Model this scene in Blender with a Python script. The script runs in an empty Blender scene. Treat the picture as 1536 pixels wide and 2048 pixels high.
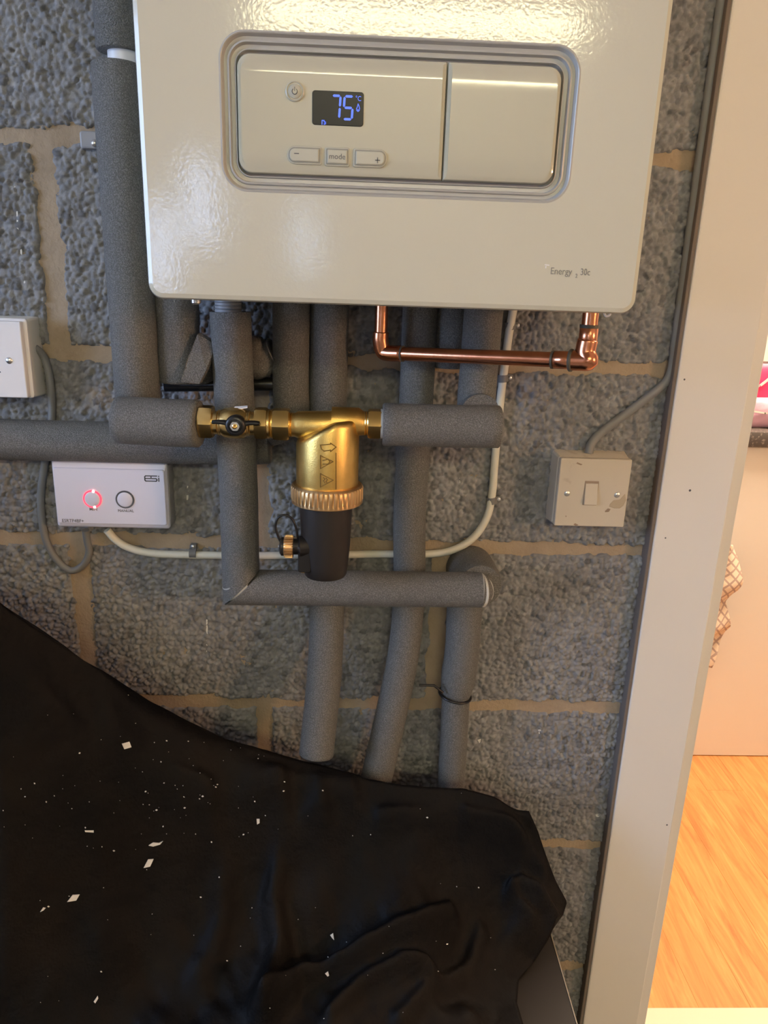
import bpy, math, random
import numpy as np
from mathutils import Vector, Matrix

# ------------------------------------------------------------------ camera, light, exposure
sc = bpy.context.scene
COL = sc.collection
W, H = 1536, 2048
F = 1496.6
CAM = np.array([.341, -.882, .314]); PITCH, YAW, ROLL = .298, .039, .034
cy, sy, cp, sp = math.cos(YAW), math.sin(YAW), math.cos(PITCH), math.sin(PITCH)
fw = np.array([sy*cp, cy*cp, -sp]); _rt = np.array([cy, -sy, 0]); _up = np.cross(_rt, fw)
RT = math.cos(ROLL)*_rt + math.sin(ROLL)*_up
UP = -math.sin(ROLL)*_rt + math.cos(ROLL)*_up
cam_d = bpy.data.cameras.new('camera'); cam = bpy.data.objects.new('camera', cam_d); COL.objects.link(cam)
cam_d.sensor_fit = 'VERTICAL'; cam_d.sensor_height = 36.0; cam_d.lens = F/H*36.0
cam_d.clip_start = .02; cam_d.clip_end = 60
cam.matrix_world = Matrix(((RT[0], UP[0], -fw[0], CAM[0]), (RT[1], UP[1], -fw[1], CAM[1]), (RT[2], UP[2], -fw[2], CAM[2]), (0, 0, 0, 1)))
sc.camera = cam
vs = sc.view_settings
vs.view_transform = 'Standard'; vs.look = 'None'; vs.gamma = 1; vs.use_curve_mapping = False
vs.exposure = 0.0

world = bpy.data.worlds.new('sky'); sc.world = world; world.use_nodes = True
wn = world.node_tree.nodes; bg = wn['Background']
bg.inputs[0].default_value = (.46, .64, 1.0, 1); bg.inputs[1].default_value = 18.0

def area_light(name, loc, target, sx, sy_, power, color):
    l = bpy.data.lights.new(name, 'AREA'); l.shape = 'RECTANGLE'; l.size = sx; l.size_y = sy_
    l.energy = power; l.color = color
    o = bpy.data.objects.new(name, l); COL.objects.link(o); o.location = loc
    o.rotation_euler = (Vector(target) - Vector(loc)).to_track_quat('-Z', 'Y').to_euler()
    return o
# sampling portal for the daylight entering through the side window of the garage
portal = area_light('daylight_window', (-1.86, -1.25, .62), (0, -1.25, .45), 1.05, 1.0, 1, (1, 1, 1))
portal.data.cycles.is_portal = True
# warm kitchen ceiling lighting
area_light('kitchen_light', (1.7, .62, 1.38), (1.7, .62, 0), .9, .6, 64, (1.0, .78, .58))

# ------------------------------------------------------------------ helpers
def ray(u, v): return fw + RT*(u-W/2)/F - UP*(v-H/2)/F
def at(u, v, d=0.0):
    k = ray(u, v); return CAM + k*((-d-CAM[1])/k[1])
def atz(u, v, z):
    k = ray(u, v); return CAM + k*((z-CAM[2])/k[2])
rng = np.random.RandomState(7); random.seed(7)

def link(name, verts, faces, mat=None, parent=None, smooth=False, auto=None):
    me = bpy.data.meshes.new(name)
    me.from_pydata([tuple(map(float, v)) for v in verts], [], [tuple(f) for f in faces])
    me.update()
    o = bpy.data.objects.new(name, me); COL.objects.link(o)
    if mat: me.materials.append(mat)
    if parent is not None: o.parent = parent
    if auto is not None:
        shade_auto(me, auto)
    elif smooth:
        me.polygons.foreach_set('use_smooth', [True]*len(me.polygons))
    return o
def shade_auto(me, deg=35):
    me.polygons.foreach_set('use_smooth', [True]*len(me.polygons))
    me.set_sharp_from_angle(angle=math.radians(deg))
def thing(name, label, cat, group=None, loc=(0, 0, 0)):
    o = bpy.data.objects.new(name, None); COL.objects.link(o); o.location = loc
    o.empty_display_size = .02
    o['label'] = label; o['category'] = cat
    if group: o['group'] = group
    return o
def tag(o, label, cat, group=None):
    o['label'] = label; o['category'] = cat
    if group: o['group'] = group
    return o
def structure(o, label=None):
    o['kind'] = 'structure'
    if label: o['label'] = label
    return o

def box_vf(x0, x1, y0, y1, z0, z1):
    v = [(x0, y0, z0), (x1, y0, z0), (x1, y1, z0), (x0, y1, z0), (x0, y0, z1), (x1, y0, z1), (x1, y1, z1), (x0, y1, z1)]
    f = [(0, 3, 2, 1), (4, 5, 6, 7), (0, 1, 5, 4), (1, 2, 6, 5), (2, 3, 7, 6), (3, 0, 4, 7)]
    return v, f
class MB:
    def __init__(s): s.v = []; s.f = []
    def add(s, v, f):
        n = len(s.v); s.v += list(v); s.f += [tuple(i+n for i in q) for q in f]; return s
    def box(s, *a): return s.add(*box_vf(*a))
    def build(s, name, mat, parent=None, **k): return link(name, s.v, s.f, mat, parent, **k)
def bbox(name, x0, x1, y0, y1, z0, z1, mat, parent=None, bev=.002, seg=2):
    v, f = box_vf(x0, x1, y0, y1, z0, z1)
    o = link(name, v, f, mat, parent)
    if bev:
        import bmesh
        bm = bmesh.new(); bm.from_mesh(o.data)
        bmesh.ops.bevel(bm, geom=bm.edges[:], offset=bev, segments=seg, affect='EDGES', profile=.5)
        bm.to_mesh(o.data); bm.free(); shade_auto(o.data, 40)
    return o
def smooth_path(pts, n=8):
    P = [np.array(p, float) for p in pts]
    if len(P) < 3: return P
    out = []
    Q = [2*P[0]-P[1]] + P + [2*P[-1]-P[-2]]
    for i in range(1, len(Q)-2):
        a, b, c, d = Q[i-1:i+3]
        for k in range(n):
            t = k/n
            out.append(.5*((2*b)+(-a+c)*t+(2*a-5*b+4*c-d)*t*t+(-a+3*b-3*c+d)*t**3))
    out.append(P[-1]); return out
def tube_vf(path, r, seg=32, n0=None, n1=None, cap=True, bev=0.0, flat=1.0, noise=0.0):
    P = [np.array(p, float) for p in path]; N = len(P)
    rr = list(r) if hasattr(r, '__len__') else [r]*N
    if bev:   # small rounded rim on both ends
        d0 = (P[1]-P[0]); d0 /= np.linalg.norm(d0); d1 = (P[-1]-P[-2]); d1 /= np.linalg.norm(d1)
        bev = min(bev, .4*np.linalg.norm(P[1]-P[0]), .4*np.linalg.norm(P[-1]-P[-2]))
        P = [P[0], P[0]+d0*bev] + P[1:-1] + [P[-1]-d1*bev, P[-1]]
        rr = [rr[0]-bev, rr[0]] + rr[1:-1] + [rr[-1], rr[-1]-bev]; N = len(P)
    dirs = [(P[i+1]-P[i])/np.linalg.norm(P[i+1]-P[i]) for i in range(N-1)]
    a = np.array([0, 0, 1.]) if abs(dirs[0][2]) < .9 else np.array([0, 1., 0])
    u = np.cross(dirs[0], a); u /= np.linalg.norm(u)
    V = []; prev = dirs[0]
    for i in range(N):
        din = dirs[max(i-1, 0)]; dout = dirs[min(i, N-2)]
        # transport u to be perpendicular to din
        u = u - din*np.dot(u, din); u /= np.linalg.norm(u); w = np.cross(din, u)
        n = din+dout; n /= np.linalg.norm(n)
        if i == 0 and n0 is not None: n = np.array(n0, float)
        if i == N-1 and n1 is not None: n = np.array(n1, float)
        for k in range(seg):
            t = 2*math.pi*k/seg
            rad = rr[i]*(1+(noise*math.sin(3*t+i*1.3)+noise*.7*math.sin(5*t-i*.8) if noise else 0))
            q = (u*math.cos(t)+w*math.sin(t)*flat)*rad
            q = q - din*(np.dot(q, n)/np.dot(din, n))
            V.append(P[i]+q)
        u = u - dout*np.dot(u, dout); u /= np.linalg.norm(u)
    Fc = []
    for i in range(N-1):
        for k in range(seg):
            Fc.append((i*seg+k, i*seg+(k+1) % seg, (i+1)*seg+(k+1) % seg, (i+1)*seg+k))
    if cap:
        Fc.append(tuple(range(seg-1, -1, -1))); Fc.append(tuple((N-1)*seg+k for k in range(seg)))
    return V, Fc
def tube(name, path, r, mat, parent=None, auto=50, **k):
    v, f = tube_vf(path, r, **k)
    return link(name, v, f, mat, parent, auto=auto)
def lathe_vf(prof, origin=(0, 0, 0), axis='Z', seg=48, rmod=None):
    """prof: list of (radius, height along axis)"""
    V = []; Fc = []; ox, oy, oz = origin
    for j, (r, h) in enumerate(prof):
        for k in range(seg):
            t = 2*math.pi*k/seg; q = r if rmod is None else rmod(r, j, k)
            c, s = q*math.cos(t), q*math.sin(t)
            if axis == 'Z': V.append((ox+c, oy+s, oz+h))
            elif axis == 'X': V.append((ox+h, oy+c, oz+s))
            else: V.append((ox+s, oy+h, oz+c))
    for j in range(len(prof)-1):
        for k in range(seg):
            Fc.append((j*seg+k, j*seg+(k+1) % seg, (j+1)*seg+(k+1) % seg, (j+1)*seg+k))
    Fc.append(tuple(range(seg-1, -1, -1))); Fc.append(tuple((len(prof)-1)*seg+k for k in range(seg)))
    return V, Fc
def lathe(name, prof, origin, axis, mat, parent=None, seg=48, auto=40, rmod=None):
    v, f = lathe_vf(prof, origin, axis, seg, rmod); return link(name, v, f, mat, parent, auto=auto)
def rr(x0, x1, z0, z1, r, n=8):
    """rounded rectangle, r = radius or (bl, br, tr, tl)"""
    R = r if hasattr(r, '__len__') else (r,)*4
    out = []
    for (cx, cz, a0, q) in ((x0, z0, 180, R[0]), (x1, z0, 270, R[1]), (x1, z1, 0, R[2]), (x0, z1, 90, R[3])):
        ox = cx + (q if cx == x0 else -q); oz = cz + (q if cz == z0 else -q)
        for k in range(n+1):
            t = math.radians(a0+90*k/n); out.append((ox+q*math.cos(t), oz+q*math.sin(t)))
    return out
def rr_loft(name, loops, mat, parent=None, cap0=True, cap1=True, auto=35):
    """loops: list of (list of (x, z), depth) ; front faces look to -Y, depth grows toward the viewer"""
    V = []; Fc = []; n = len(loops[0][0])
    for L, d in loops: V += [(x, -d, z) for x, z in L]
    for i in range(len(loops)-1):
        for k in range(n):
            Fc.append((i*n+k, i*n+(k+1) % n, (i+1)*n+(k+1) % n, (i+1)*n+k))
    if cap0: Fc.append(tuple(range(n-1, -1, -1)))
    if cap1: Fc.append(tuple((len(loops)-1)*n+k for k in range(n)))
    o = link(name, V, Fc, mat, parent, auto=auto)
    for i, p in enumerate(o.data.polygons):
        st = i//n
        if st >= len(loops)-1 or abs(loops[st][1]-loops[st+1][1]) < 1e-7: p.use_smooth = False
    return o
def crowned(name, x0, x1, z0, z1, r, d0, d1, mat, parent=None, bev=.002, n=8, steps=((.004, .0007), (.008, .00028), (.013, .00006), (.018, 0))):
    def lp(a, d):
        b = min(a, .0030); return (rr(x0+b, x1-b, z0+a, z1-a, [max(q-a, .0004) for q in r], n), d)
    return rr_loft(name, [lp(0, d0), lp(0, d1-.0009-bev), lp(bev*.3, d1-.0009-bev*.3), lp(bev, d1-.0009)]+[lp(a, d1-q) for a, q in steps], mat, parent)
def slab(name, x0, x1, z0, z1, r, d0, d1, mat, parent=None, bev=.001, n=6):
    q = [max(a-bev, .0002) for a in r] if hasattr(r, '__len__') else max(r-bev, .0002)
    q2 = [max(a-bev*.3, .0002) for a in r] if hasattr(r, '__len__') else max(r-bev*.3, .0002)
    return rr_loft(name, [(rr(x0, x1, z0, z1, r, n), d0), (rr(x0, x1, z0, z1, r, n), d1-bev),
        (rr(x0+bev*.3, x1-bev*.3, z0+bev*.3, z1-bev*.3, q2, n), d1-bev*.3), (rr(x0+bev, x1-bev, z0+bev, z1-bev, q, n), d1)], mat, parent)
def lettering(name, body, size, x, z, d, mat, parent, align='LEFT', ext=.00012, sx=1.0, rot=0.0, bold=0.0):
    cu = bpy.data.curves.new('text', 'FONT'); cu.body = body; cu.size = size; cu.extrude = ext; cu.align_x = align
    cu.resolution_u = 3; cu.offset = bold
    o = bpy.data.objects.new('text', cu); COL.objects.link(o)
    bpy.context.view_layer.update()
    me = bpy.data.meshes.new_from_object(o.evaluated_get(bpy.context.evaluated_depsgraph_get()))
    bpy.data.objects.remove(o); me.name = name
    n = len(me.vertices); co = np.empty(n*3); me.vertices.foreach_get('co', co); co = co.reshape(-1, 3)
    a = co[:, 0]*sx; b = co[:, 1]; c, s = math.cos(rot), math.sin(rot)
    out = np.stack([x+a*c-b*s, -(d+ext)-co[:, 2], z+a*s+b*c], 1)
    me.vertices.foreach_set('co', out.ravel()); me.materials.clear(); me.materials.append(mat); me.update()
    t = bpy.data.objects.new(name, me); COL.objects.link(t); t.parent = parent
    return t
def poly_prism(name, polys, d0, d1, mat, parent):
    mb = MB()
    for pl in polys:
        n = len(pl); v = [(x, -d0, z) for x, z in pl]+[(x, -d1, z) for x, z in pl]
        f = [tuple(range(n-1, -1, -1)), tuple(range(n, 2*n))]+[(k, (k+1) % n, n+(k+1) % n, n+k) for k in range(n)]
        mb.add(v, f)
    return mb.build(name, mat, parent)
def strokes(name, lines, w, d, mat, parent, conv=None, h=.0003):
    """flat raised strokes in the XZ plane; conv maps (x, z, d) to xyz"""
    mb = MB()
    if conv is None: conv = lambda x, z, dd: (x, -dd, z)
    for ln in lines:
        for (a, b) in zip(ln[:-1], ln[1:]):
            a = np.array(a, float); b = np.array(b, float); L = np.linalg.norm(b-a)
            if L < 1e-9: continue
            e = (b-a)/L; n = np.array([-e[1], e[0]])*w/2; a2 = a-e*w*.35; b2 = b+e*w*.35
            q = [a2-n, b2-n, b2+n, a2+n]
            v = [conv(p[0], p[1], d) for p in q]+[conv(p[0], p[1], d+h) for p in q]
            mb.add(v, [(3, 2, 1, 0), (4, 5, 6, 7), (0, 1, 5, 4), (1, 2, 6, 5), (2, 3, 7, 6), (3, 0, 4, 7)])
    return mb.build(name, mat, parent)

# ------------------------------------------------------------------ materials
def mat(name, col, rough=.6, metal=0.0, bump=None, var=None, spec=.5, emit=None, coat=0.0, sheen=0.0, bump2=None):
    m = bpy.data.materials.new(name); m.use_nodes = True
    nt = m.node_tree; b = nt.nodes['Principled BSDF']
    b.inputs['Base Color'].default_value = (*col, 1); b.inputs['Roughness'].default_value = rough
    b.inputs['Metallic'].default_value = metal; b.inputs['Specular IOR Level'].default_value = spec
    if coat: b.inputs['Coat Weight'].default_value = coat; b.inputs['Coat Roughness'].default_value = .08
    if sheen: b.inputs['Sheen Weight'].default_value = sheen
    if emit:
        b.inputs['Emission Color'].default_value = (*emit[0], 1); b.inputs['Emission Strength'].default_value = emit[1]
    tc = nt.nodes.new('ShaderNodeTexCoord')
    def noise(scale, detail=3, rgh=.6):
        n = nt.nodes.new('ShaderNodeTexNoise'); n.inputs['Scale'].default_value = scale
        n.inputs['Detail'].default_value = detail; n.inputs['Roughness'].default_value = rgh
        nt.links.new(tc.outputs['Object'], n.inputs['Vector']); return n
    last = None
    for bp in (bump, bump2):
        if bp:
            n = noise(bp[0], bp[3] if len(bp) > 3 else 2)
            k = nt.nodes.new('ShaderNodeBump'); k.inputs['Strength'].default_value = bp[1]; k.inputs['Distance'].default_value = bp[2]
            nt.links.new(n.outputs['Fac'], k.inputs['Height'])
            if last: nt.links.new(last.outputs['Normal'], k.inputs['Normal'])
            last = k
    if last: nt.links.new(last.outputs['Normal'], b.inputs['Normal'])
    if var:   # (scale, colour2, lo, hi)
        n = noise(var[0], 4); rp = nt.nodes.new('ShaderNodeValToRGB')
        rp.color_ramp.elements[0].position = var[2]; rp.color_ramp.elements[0].color = (*col, 1)
        rp.color_ramp.elements[1].position = var[3]; rp.color_ramp.elements[1].color = (*var[1], 1)
        nt.links.new(n.outputs['Fac'], rp.inputs['Fac']); nt.links.new(rp.outputs['Color'], b.inputs['Base Color'])
    return m
M = {}
M['enamel'] = mat('white_enamel', (.58, .57, .475), .10, bump=(360, .07, .0008, 1), spec=.5)
M['fascia'] = mat('fascia_plastic', (.49, .48, .385), .08)
M['fascia_ring'] = mat('grey_moulding', (.42, .42, .40), .28)
M['button'] = mat('button_plastic', (.47, .465, .39), .2)
M['button_rim'] = mat('button_rim', (.24, .24, .22), .3)
M['lcd'] = mat('lcd_glass', (.010, .011, .014), .3, spec=.25)
M['lcd_blue'] = mat('lcd_blue_segment', (.05, .12, .6), .4, emit=((.09, .17, 1.0), 1.0))
M['print'] = mat('grey_print', (.10, .10, .11), .5)
M['print_dim'] = mat('pale_grey_print', (.20, .20, .19), .4)
M['foam'] = mat('pipe_lagging_foam', (.112, .108, .100), .55, bump=(800, .9, .0018, 2), bump2=(120, .25, .002, 2), var=(900, (.25, .25, .235), .44, .68), spec=.5)
M['foam_core'] = mat('pale_foam_edge', (.55, .55, .52), .7)
M['brass'] = mat('cast_brass', (.78, .53, .17), .36, 1.0, bump=(900, .30, .0006, 2), var=(60, (.70, .45, .13), .4, .7))
M['brass_bright'] = mat('turned_brass', (.80, .56, .22), .27, 1.0, bump=(140, .08, .0006))
M['brass_dark'] = mat('shaded_brass', (.30, .18, .06), .5, 1.0)  # darker colour puts the shade of the cast lines into the brass
M['brass_ring'] = mat('brass_collar', (.72, .46, .22), .38, 1.0)
M['copper'] = mat('copper', (.80, .34, .19), .24, 1.0, bump=(120, .10, .0006), var=(45, (.60, .23, .12), .35, .75))
M['solder'] = mat('flux_stain', (.10, .09, .07), .6, .3)
M['black_plastic'] = mat('black_plastic', (.012, .011, .011), .32)
M['pot'] = mat('dark_pot_plastic', (.018, .014, .012), .45, bump=(300, .1, .0005))
M['steel'] = mat('zinc_screw', (.72, .72, .72), .3, 1.0)
M['white_plastic'] = mat('white_plastic', (.78, .78, .80), .35)
M['aged_plastic'] = mat('aged_cream_plastic', (.56, .49, .38), .4, var=(26, (.38, .30, .21), .60, .74))
M['grime'] = mat('brown_grime', (.30, .22, .15), .8)
M['grime_light'] = mat('tan_stain', (.42, .34, .23), .7)
M['box_grey'] = mat('back_box_plastic', (.66, .64, .60), .45)
M['side_grey'] = mat('grey_plastic', (.30, .30, .31), .45)
M['lilac_white'] = mat('receiver_white', (.74, .73, .84), .35)
M['led'] = mat('red_led', (.9, .05, .05), .4, emit=((1.0, .03, .06), 3.0))
M['led_hot'] = mat('red_led_hot', (1, .5, .5), .4, emit=((1.0, .55, .5), 5.0))
M['cable_grey'] = mat('grey_cable', (.20, .20, .20), .45, bump=(60, .1, .001))
M['cable_white'] = mat('white_cable', (.72, .70, .60), .4)
M['clip_grey'] = mat('grey_clip', (.17, .17, .17), .5)
M['mortar'] = mat('sandy_mortar', (.40, .315, .225), .92, bump=(240, .5, .0025, 4), bump2=(38, .35, .004, 3), var=(20, (.33, .255, .18), .4, .7), spec=.2)
M['paint'] = mat('white_gloss_paint', (.76, .73, .68), .30, bump=(25, .05, .001))
M['cloth'] = mat('black_dust_sheet', (.0032, .0030, .0034), .62, bump=(420, .30, .001, 3), bump2=(24, .35, .012, 4), spec=.13, var=(5, (.012, .0088, .0064), .40, .75))
M['panel_dark'] = mat('dark_panel', (.022, .017, .013), .42, bump=(160, .06, .0006), spec=.4)
M['panel_edge'] = mat('pale_panel_edge', (.33, .27, .19), .5)
M['chip'] = mat('white_flake', (.75, .73, .68), .7)
M['plaster_tan'] = mat('garage_plaster', (.56, .53, .48), .9, bump=(30, .2, .004, 3))
M['ceiling'] = mat('garage_ceiling', (.66, .62, .55), .9)
M['concrete'] = mat('concrete_floor', (.26, .25, .23), .9, bump=(60, .2, .004, 4))
M['kitchen_wall'] = mat('kitchen_wall', (.82, .76, .68), .8)
M['cabinet'] = mat('cabinet_white', (.84, .79, .72), .35)
M['worktop'] = mat('speckled_worktop', (.10, .085, .08), .4, var=(150, (.32, .27, .24), .55, .68))
M['threshold'] = mat('cream_threshold', (.84, .74, .58), .6)
M['pink'] = mat('hot_pink_wrap', (.85, .05, .16), .3)
M['lilac'] = mat('lilac_pack', (.72, .42, .55), .3, bump=(40, .5, .004))
M['carton'] = mat('white_carton', (.85, .82, .74), .5)
M['tube_glow'] = mat('fluorescent_tube', (1, 1, 1), .4, emit=((1.0, .90, .54), 44.0))
M['added_lamp_glow'] = mat('added_lamp_glass', (1, 1, 1), .4, emit=((1.0, .56, .29), 150.0))

def block_material():
    m = mat('concrete_block', (.2, .2, .2), .88, bump=(700, .5, .0009, 3), spec=.3)
    nt = m.node_tree; b = nt.nodes['Principled BSDF']
    a = nt.nodes.new('ShaderNodeAttribute'); a.attribute_name = 'pebble'
    rp = nt.nodes.new('ShaderNodeValToRGB')
    e = rp.color_ramp.elements; e[0].position = 0; e[0].color = (.10, .10, .107, 1); e[1].position = 1; e[1].color = (.40, .395, .39, 1)
    k = e.new(.55); k.color = (.245, .245, .25, 1)
    nt.links.new(a.outputs['Fac'], rp.inputs['Fac'])
    tc = nt.nodes.new('ShaderNodeTexCoord'); n = nt.nodes.new('ShaderNodeTexNoise'); n.inputs['Scale'].default_value = 7
    n.inputs['Detail'].default_value = 4
    nt.links.new(tc.outputs['Object'], n.inputs['Vector'])
    r2 = nt.nodes.new('ShaderNodeMapRange'); r2.inputs[1].default_value = .3; r2.inputs[2].default_value = .7
    r2.inputs[3].default_value = .86; r2.inputs[4].default_value = 1.14
    nt.links.new(n.outputs['Fac'], r2.inputs[0])
    mx = nt.nodes.new('ShaderNodeMix'); mx.data_type = 'RGBA'; mx.blend_type = 'MULTIPLY'; mx.inputs[0].default_value = 1
    nt.links.new(rp.outputs['Color'], mx.inputs[6]); nt.links.new(r2.outputs[0], mx.inputs[7])
    nt.links.new(mx.outputs[2], b.inputs['Base Color'])
    return m
M['block'] = block_material()

def wood_material():
    m = mat('orange_wood', (.6, .3, .1), .42, spec=.4)
    nt = m.node_tree; b = nt.nodes['Principled BSDF']
    tc = nt.nodes.new('ShaderNodeTexCoord'); mp = nt.nodes.new('ShaderNodeMapping')
    mp.inputs['Scale'].default_value = (26, 2.2, 1); mp.inputs['Rotation'].default_value = (0, 0, .10)
    oi = nt.nodes.new('ShaderNodeObjectInfo')
    ad = nt.nodes.new('ShaderNodeVectorMath'); ad.operation = 'ADD'
    sc_ = nt.nodes.new('ShaderNodeVectorMath'); sc_.operation = 'SCALE'; sc_.inputs['Scale'].default_value = 9
    nt.links.new(oi.outputs['Random'], sc_.inputs[0]); nt.links.new(tc.outputs['Object'], ad.inputs[0]); nt.links.new(sc_.outputs[0], ad.inputs[1])
    nt.links.new(ad.outputs[0], mp.inputs['Vector'])
    n = nt.nodes.new('ShaderNodeTexNoise'); n.inputs['Scale'].default_value = 1.6; n.inputs['Detail'].default_value = 8; n.inputs['Roughness'].default_value = .68
    n.inputs['Distortion'].default_value = 1.2
    nt.links.new(mp.outputs['Vector'], n.inputs['Vector'])
    rp = nt.nodes.new('ShaderNodeValToRGB'); e = rp.color_ramp.elements
    e[0].position = .33; e[0].color = (.50, .20, .065, 1); e[1].position = .68; e[1].color = (.74, .38, .13, 1)
    k = e.new(.5); k.color = (.64, .295, .095, 1)
    nt.links.new(n.outputs['Fac'], rp.inputs['Fac']); nt.links.new(rp.outputs['Color'], b.inputs['Base Color'])
    return m
M['wood'] = wood_material()

def towel_material():
    m = mat('towel_lattice', (.8, .7, .6), .9)
    nt = m.node_tree; b = nt.nodes['Principled BSDF']
    tc = nt.nodes.new('ShaderNodeTexCoord'); mp = nt.nodes.new('ShaderNodeMapping')
    mp.inputs['Rotation'].default_value = (0, math.radians(45), 0); mp.inputs['Scale'].default_value = (52, 1, 52)
    nt.links.new(tc.outputs['Object'], mp.inputs['Vector'])
    br = nt.nodes.new('ShaderNodeTexBrick'); br.offset = 0; br.inputs['Scale'].default_value = 1; br.inputs['Mortar Size'].default_value = .13
    br.inputs['Color1'].default_value = (.80, .66, .52, 1); br.inputs['Color2'].default_value = (.80, .66, .52, 1); br.inputs['Mortar'].default_value = (.46, .34, .29, 1)
    br.inputs['Brick Width'].default_value = 1; br.inputs['Row Height'].default_value = 1
    sp_ = nt.nodes.new('ShaderNodeSeparateXYZ'); cb = nt.nodes.new('ShaderNodeCombineXYZ')
    nt.links.new(mp.outputs['Vector'], sp_.inputs[0]); nt.links.new(sp_.outputs['X'], cb.inputs['X']); nt.links.new(sp_.outputs['Z'], cb.inputs['Y'])
    nt.links.new(cb.outputs[0], br.inputs['Vector']); nt.links.new(br.outputs['Color'], b.inputs['Base Color'])
    return m
M['towel'] = towel_material()

def glass_material():
    m = bpy.data.materials.new('window_glass'); m.use_nodes = True; nt = m.node_tree
    for n in list(nt.nodes): nt.nodes.remove(n)
    o = nt.nodes.new('ShaderNodeOutputMaterial'); t = nt.nodes.new('ShaderNodeBsdfTransparent'); g = nt.nodes.new('ShaderNodeBsdfGlossy')
    g.inputs['Roughness'].default_value = .02; mx = nt.nodes.new('ShaderNodeMixShader'); mx.inputs[0].default_value = .06
    nt.links.new(t.outputs[0], mx.inputs[1]); nt.links.new(g.outputs[0], mx.inputs[2]); nt.links.new(mx.outputs[0], o.inputs['Surface'])
    return m
M['glass'] = glass_material()

# ------------------------------------------------------------------ the setting
FLOOR = -1.07; CEIL = 1.68; KFLOOR = -.92
XL, XR, YB = -1.92, 2.5, -4.3
OPEN0, OPEN1, OPENT = .806, 1.60, 1.12      # doorway to the kitchen
def value_noise(x, z, c, seed):
    r = np.random.RandomState(seed); G = r.rand(512, 512)
    i = np.floor(x/c).astype(int); j = np.floor(z/c).astype(int); a = x/c-i; b = z/c-j
    a = a*a*(3-2*a); b = b*b*(3-2*b)
    g = lambda p, q: G[p % 512, q % 512]
    return (g(i, j)*(1-a)+g(i+1, j)*a)*(1-b)+(g(i, j+1)*(1-a)+g(i+1, j+1)*a)*b
def pebbles(x, z, c, seed):
    r = np.random.RandomState(seed); J = r.rand(1024, 1024, 3)
    i0 = np.floor(x/c).astype(int); j0 = np.floor(z/c).astype(int)
    f1 = np.full(x.shape, 9.); f2 = f1.copy(); idv = np.zeros(x.shape)
    for di in (-1, 0, 1):
        for dj in (-1, 0, 1):
            i = i0+di; j = j0+dj; q = J[i % 1024, j % 1024]
            d = np.hypot(x/c-i-q[..., 0], z/c-j-q[..., 1])
            m = d < f1
            f2 = np.where(m, f1, np.minimum(f2, d)); idv = np.where(m, q[..., 2], idv); f1 = np.where(m, d, f1)
    return f1, f2, idv
def grid_mesh(name, X, Y, Z, mt, parent=None, attr=None, smooth=True, flip=False):
    n, m = X.shape
    co = np.stack([X, Y, Z], -1).reshape(-1, 3).astype(np.float32)
    idx = np.arange(n*m).reshape(n, m)
    q = np.stack([idx[:-1, :-1], idx[1:, :-1], idx[1:, 1:], idx[:-1, 1:]], -1).reshape(-1, 4)
    if flip: q = q[:, ::-1]
    me = bpy.data.meshes.new(name)
    me.vertices.add(len(co)); me.vertices.foreach_set('co', co.ravel())
    me.loops.add(q.size); me.loops.foreach_set('vertex_index', q.ravel().astype(np.int32))
    me.polygons.add(len(q)); me.polygons.foreach_set('loop_start', np.arange(0, q.size, 4, dtype=np.int32))
    me.polygons.foreach_set('loop_total', np.full(len(q), 4, dtype=np.int32))
    me.update(calc_edges=True)
    me.polygons.foreach_set('use_smooth', np.full(len(q), smooth))
    if attr is not None:
        a = me.attributes.new('pebble', 'FLOAT', 'POINT'); a.data.foreach_set('value', attr.ravel().astype(np.float32))
    me.materials.append(mt)
    o = bpy.data.objects.new(name, me); COL.objects.link(o)
    if parent is not None: o.parent = parent
    return o

# block wall: mortar bed with each concrete block proud of it
xs = np.unique(np.concatenate([np.linspace(XL, -.3, 14), np.arange(-.3, .80, .006), [OPEN0-.004]]))
zs = np.unique(np.concatenate([np.linspace(FLOOR, -.9, 6), np.arange(-.9, .72, .006), np.linspace(.72, CEIL, 10)]))
GX, GZ = np.meshgrid(xs, zs, indexing='ij')
hm = .0014*value_noise(GX, GZ, .03, 3)+.0014*value_noise(GX, GZ, .011, 4)-.0006
wall = grid_mesh('wall_back', GX, -hm, GZ, M['mortar'])
structure(wall, 'grey concrete block wall with sandy mortar joints behind the boiler')
mb = MB()
mb.box(XL, OPEN0-.004, .012, .10, FLOOR, CEIL); mb.box(OPEN1, XR, -.002, .10, FLOOR, CEIL); mb.box(OPEN0-.004, OPEN1, -.002, .10, OPENT, CEIL)
mb.box(OPEN0-.004, OPEN1, 0, .10, FLOOR, KFLOOR-.03)
mb.build('wall_core', M['mortar'], wall)
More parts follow.
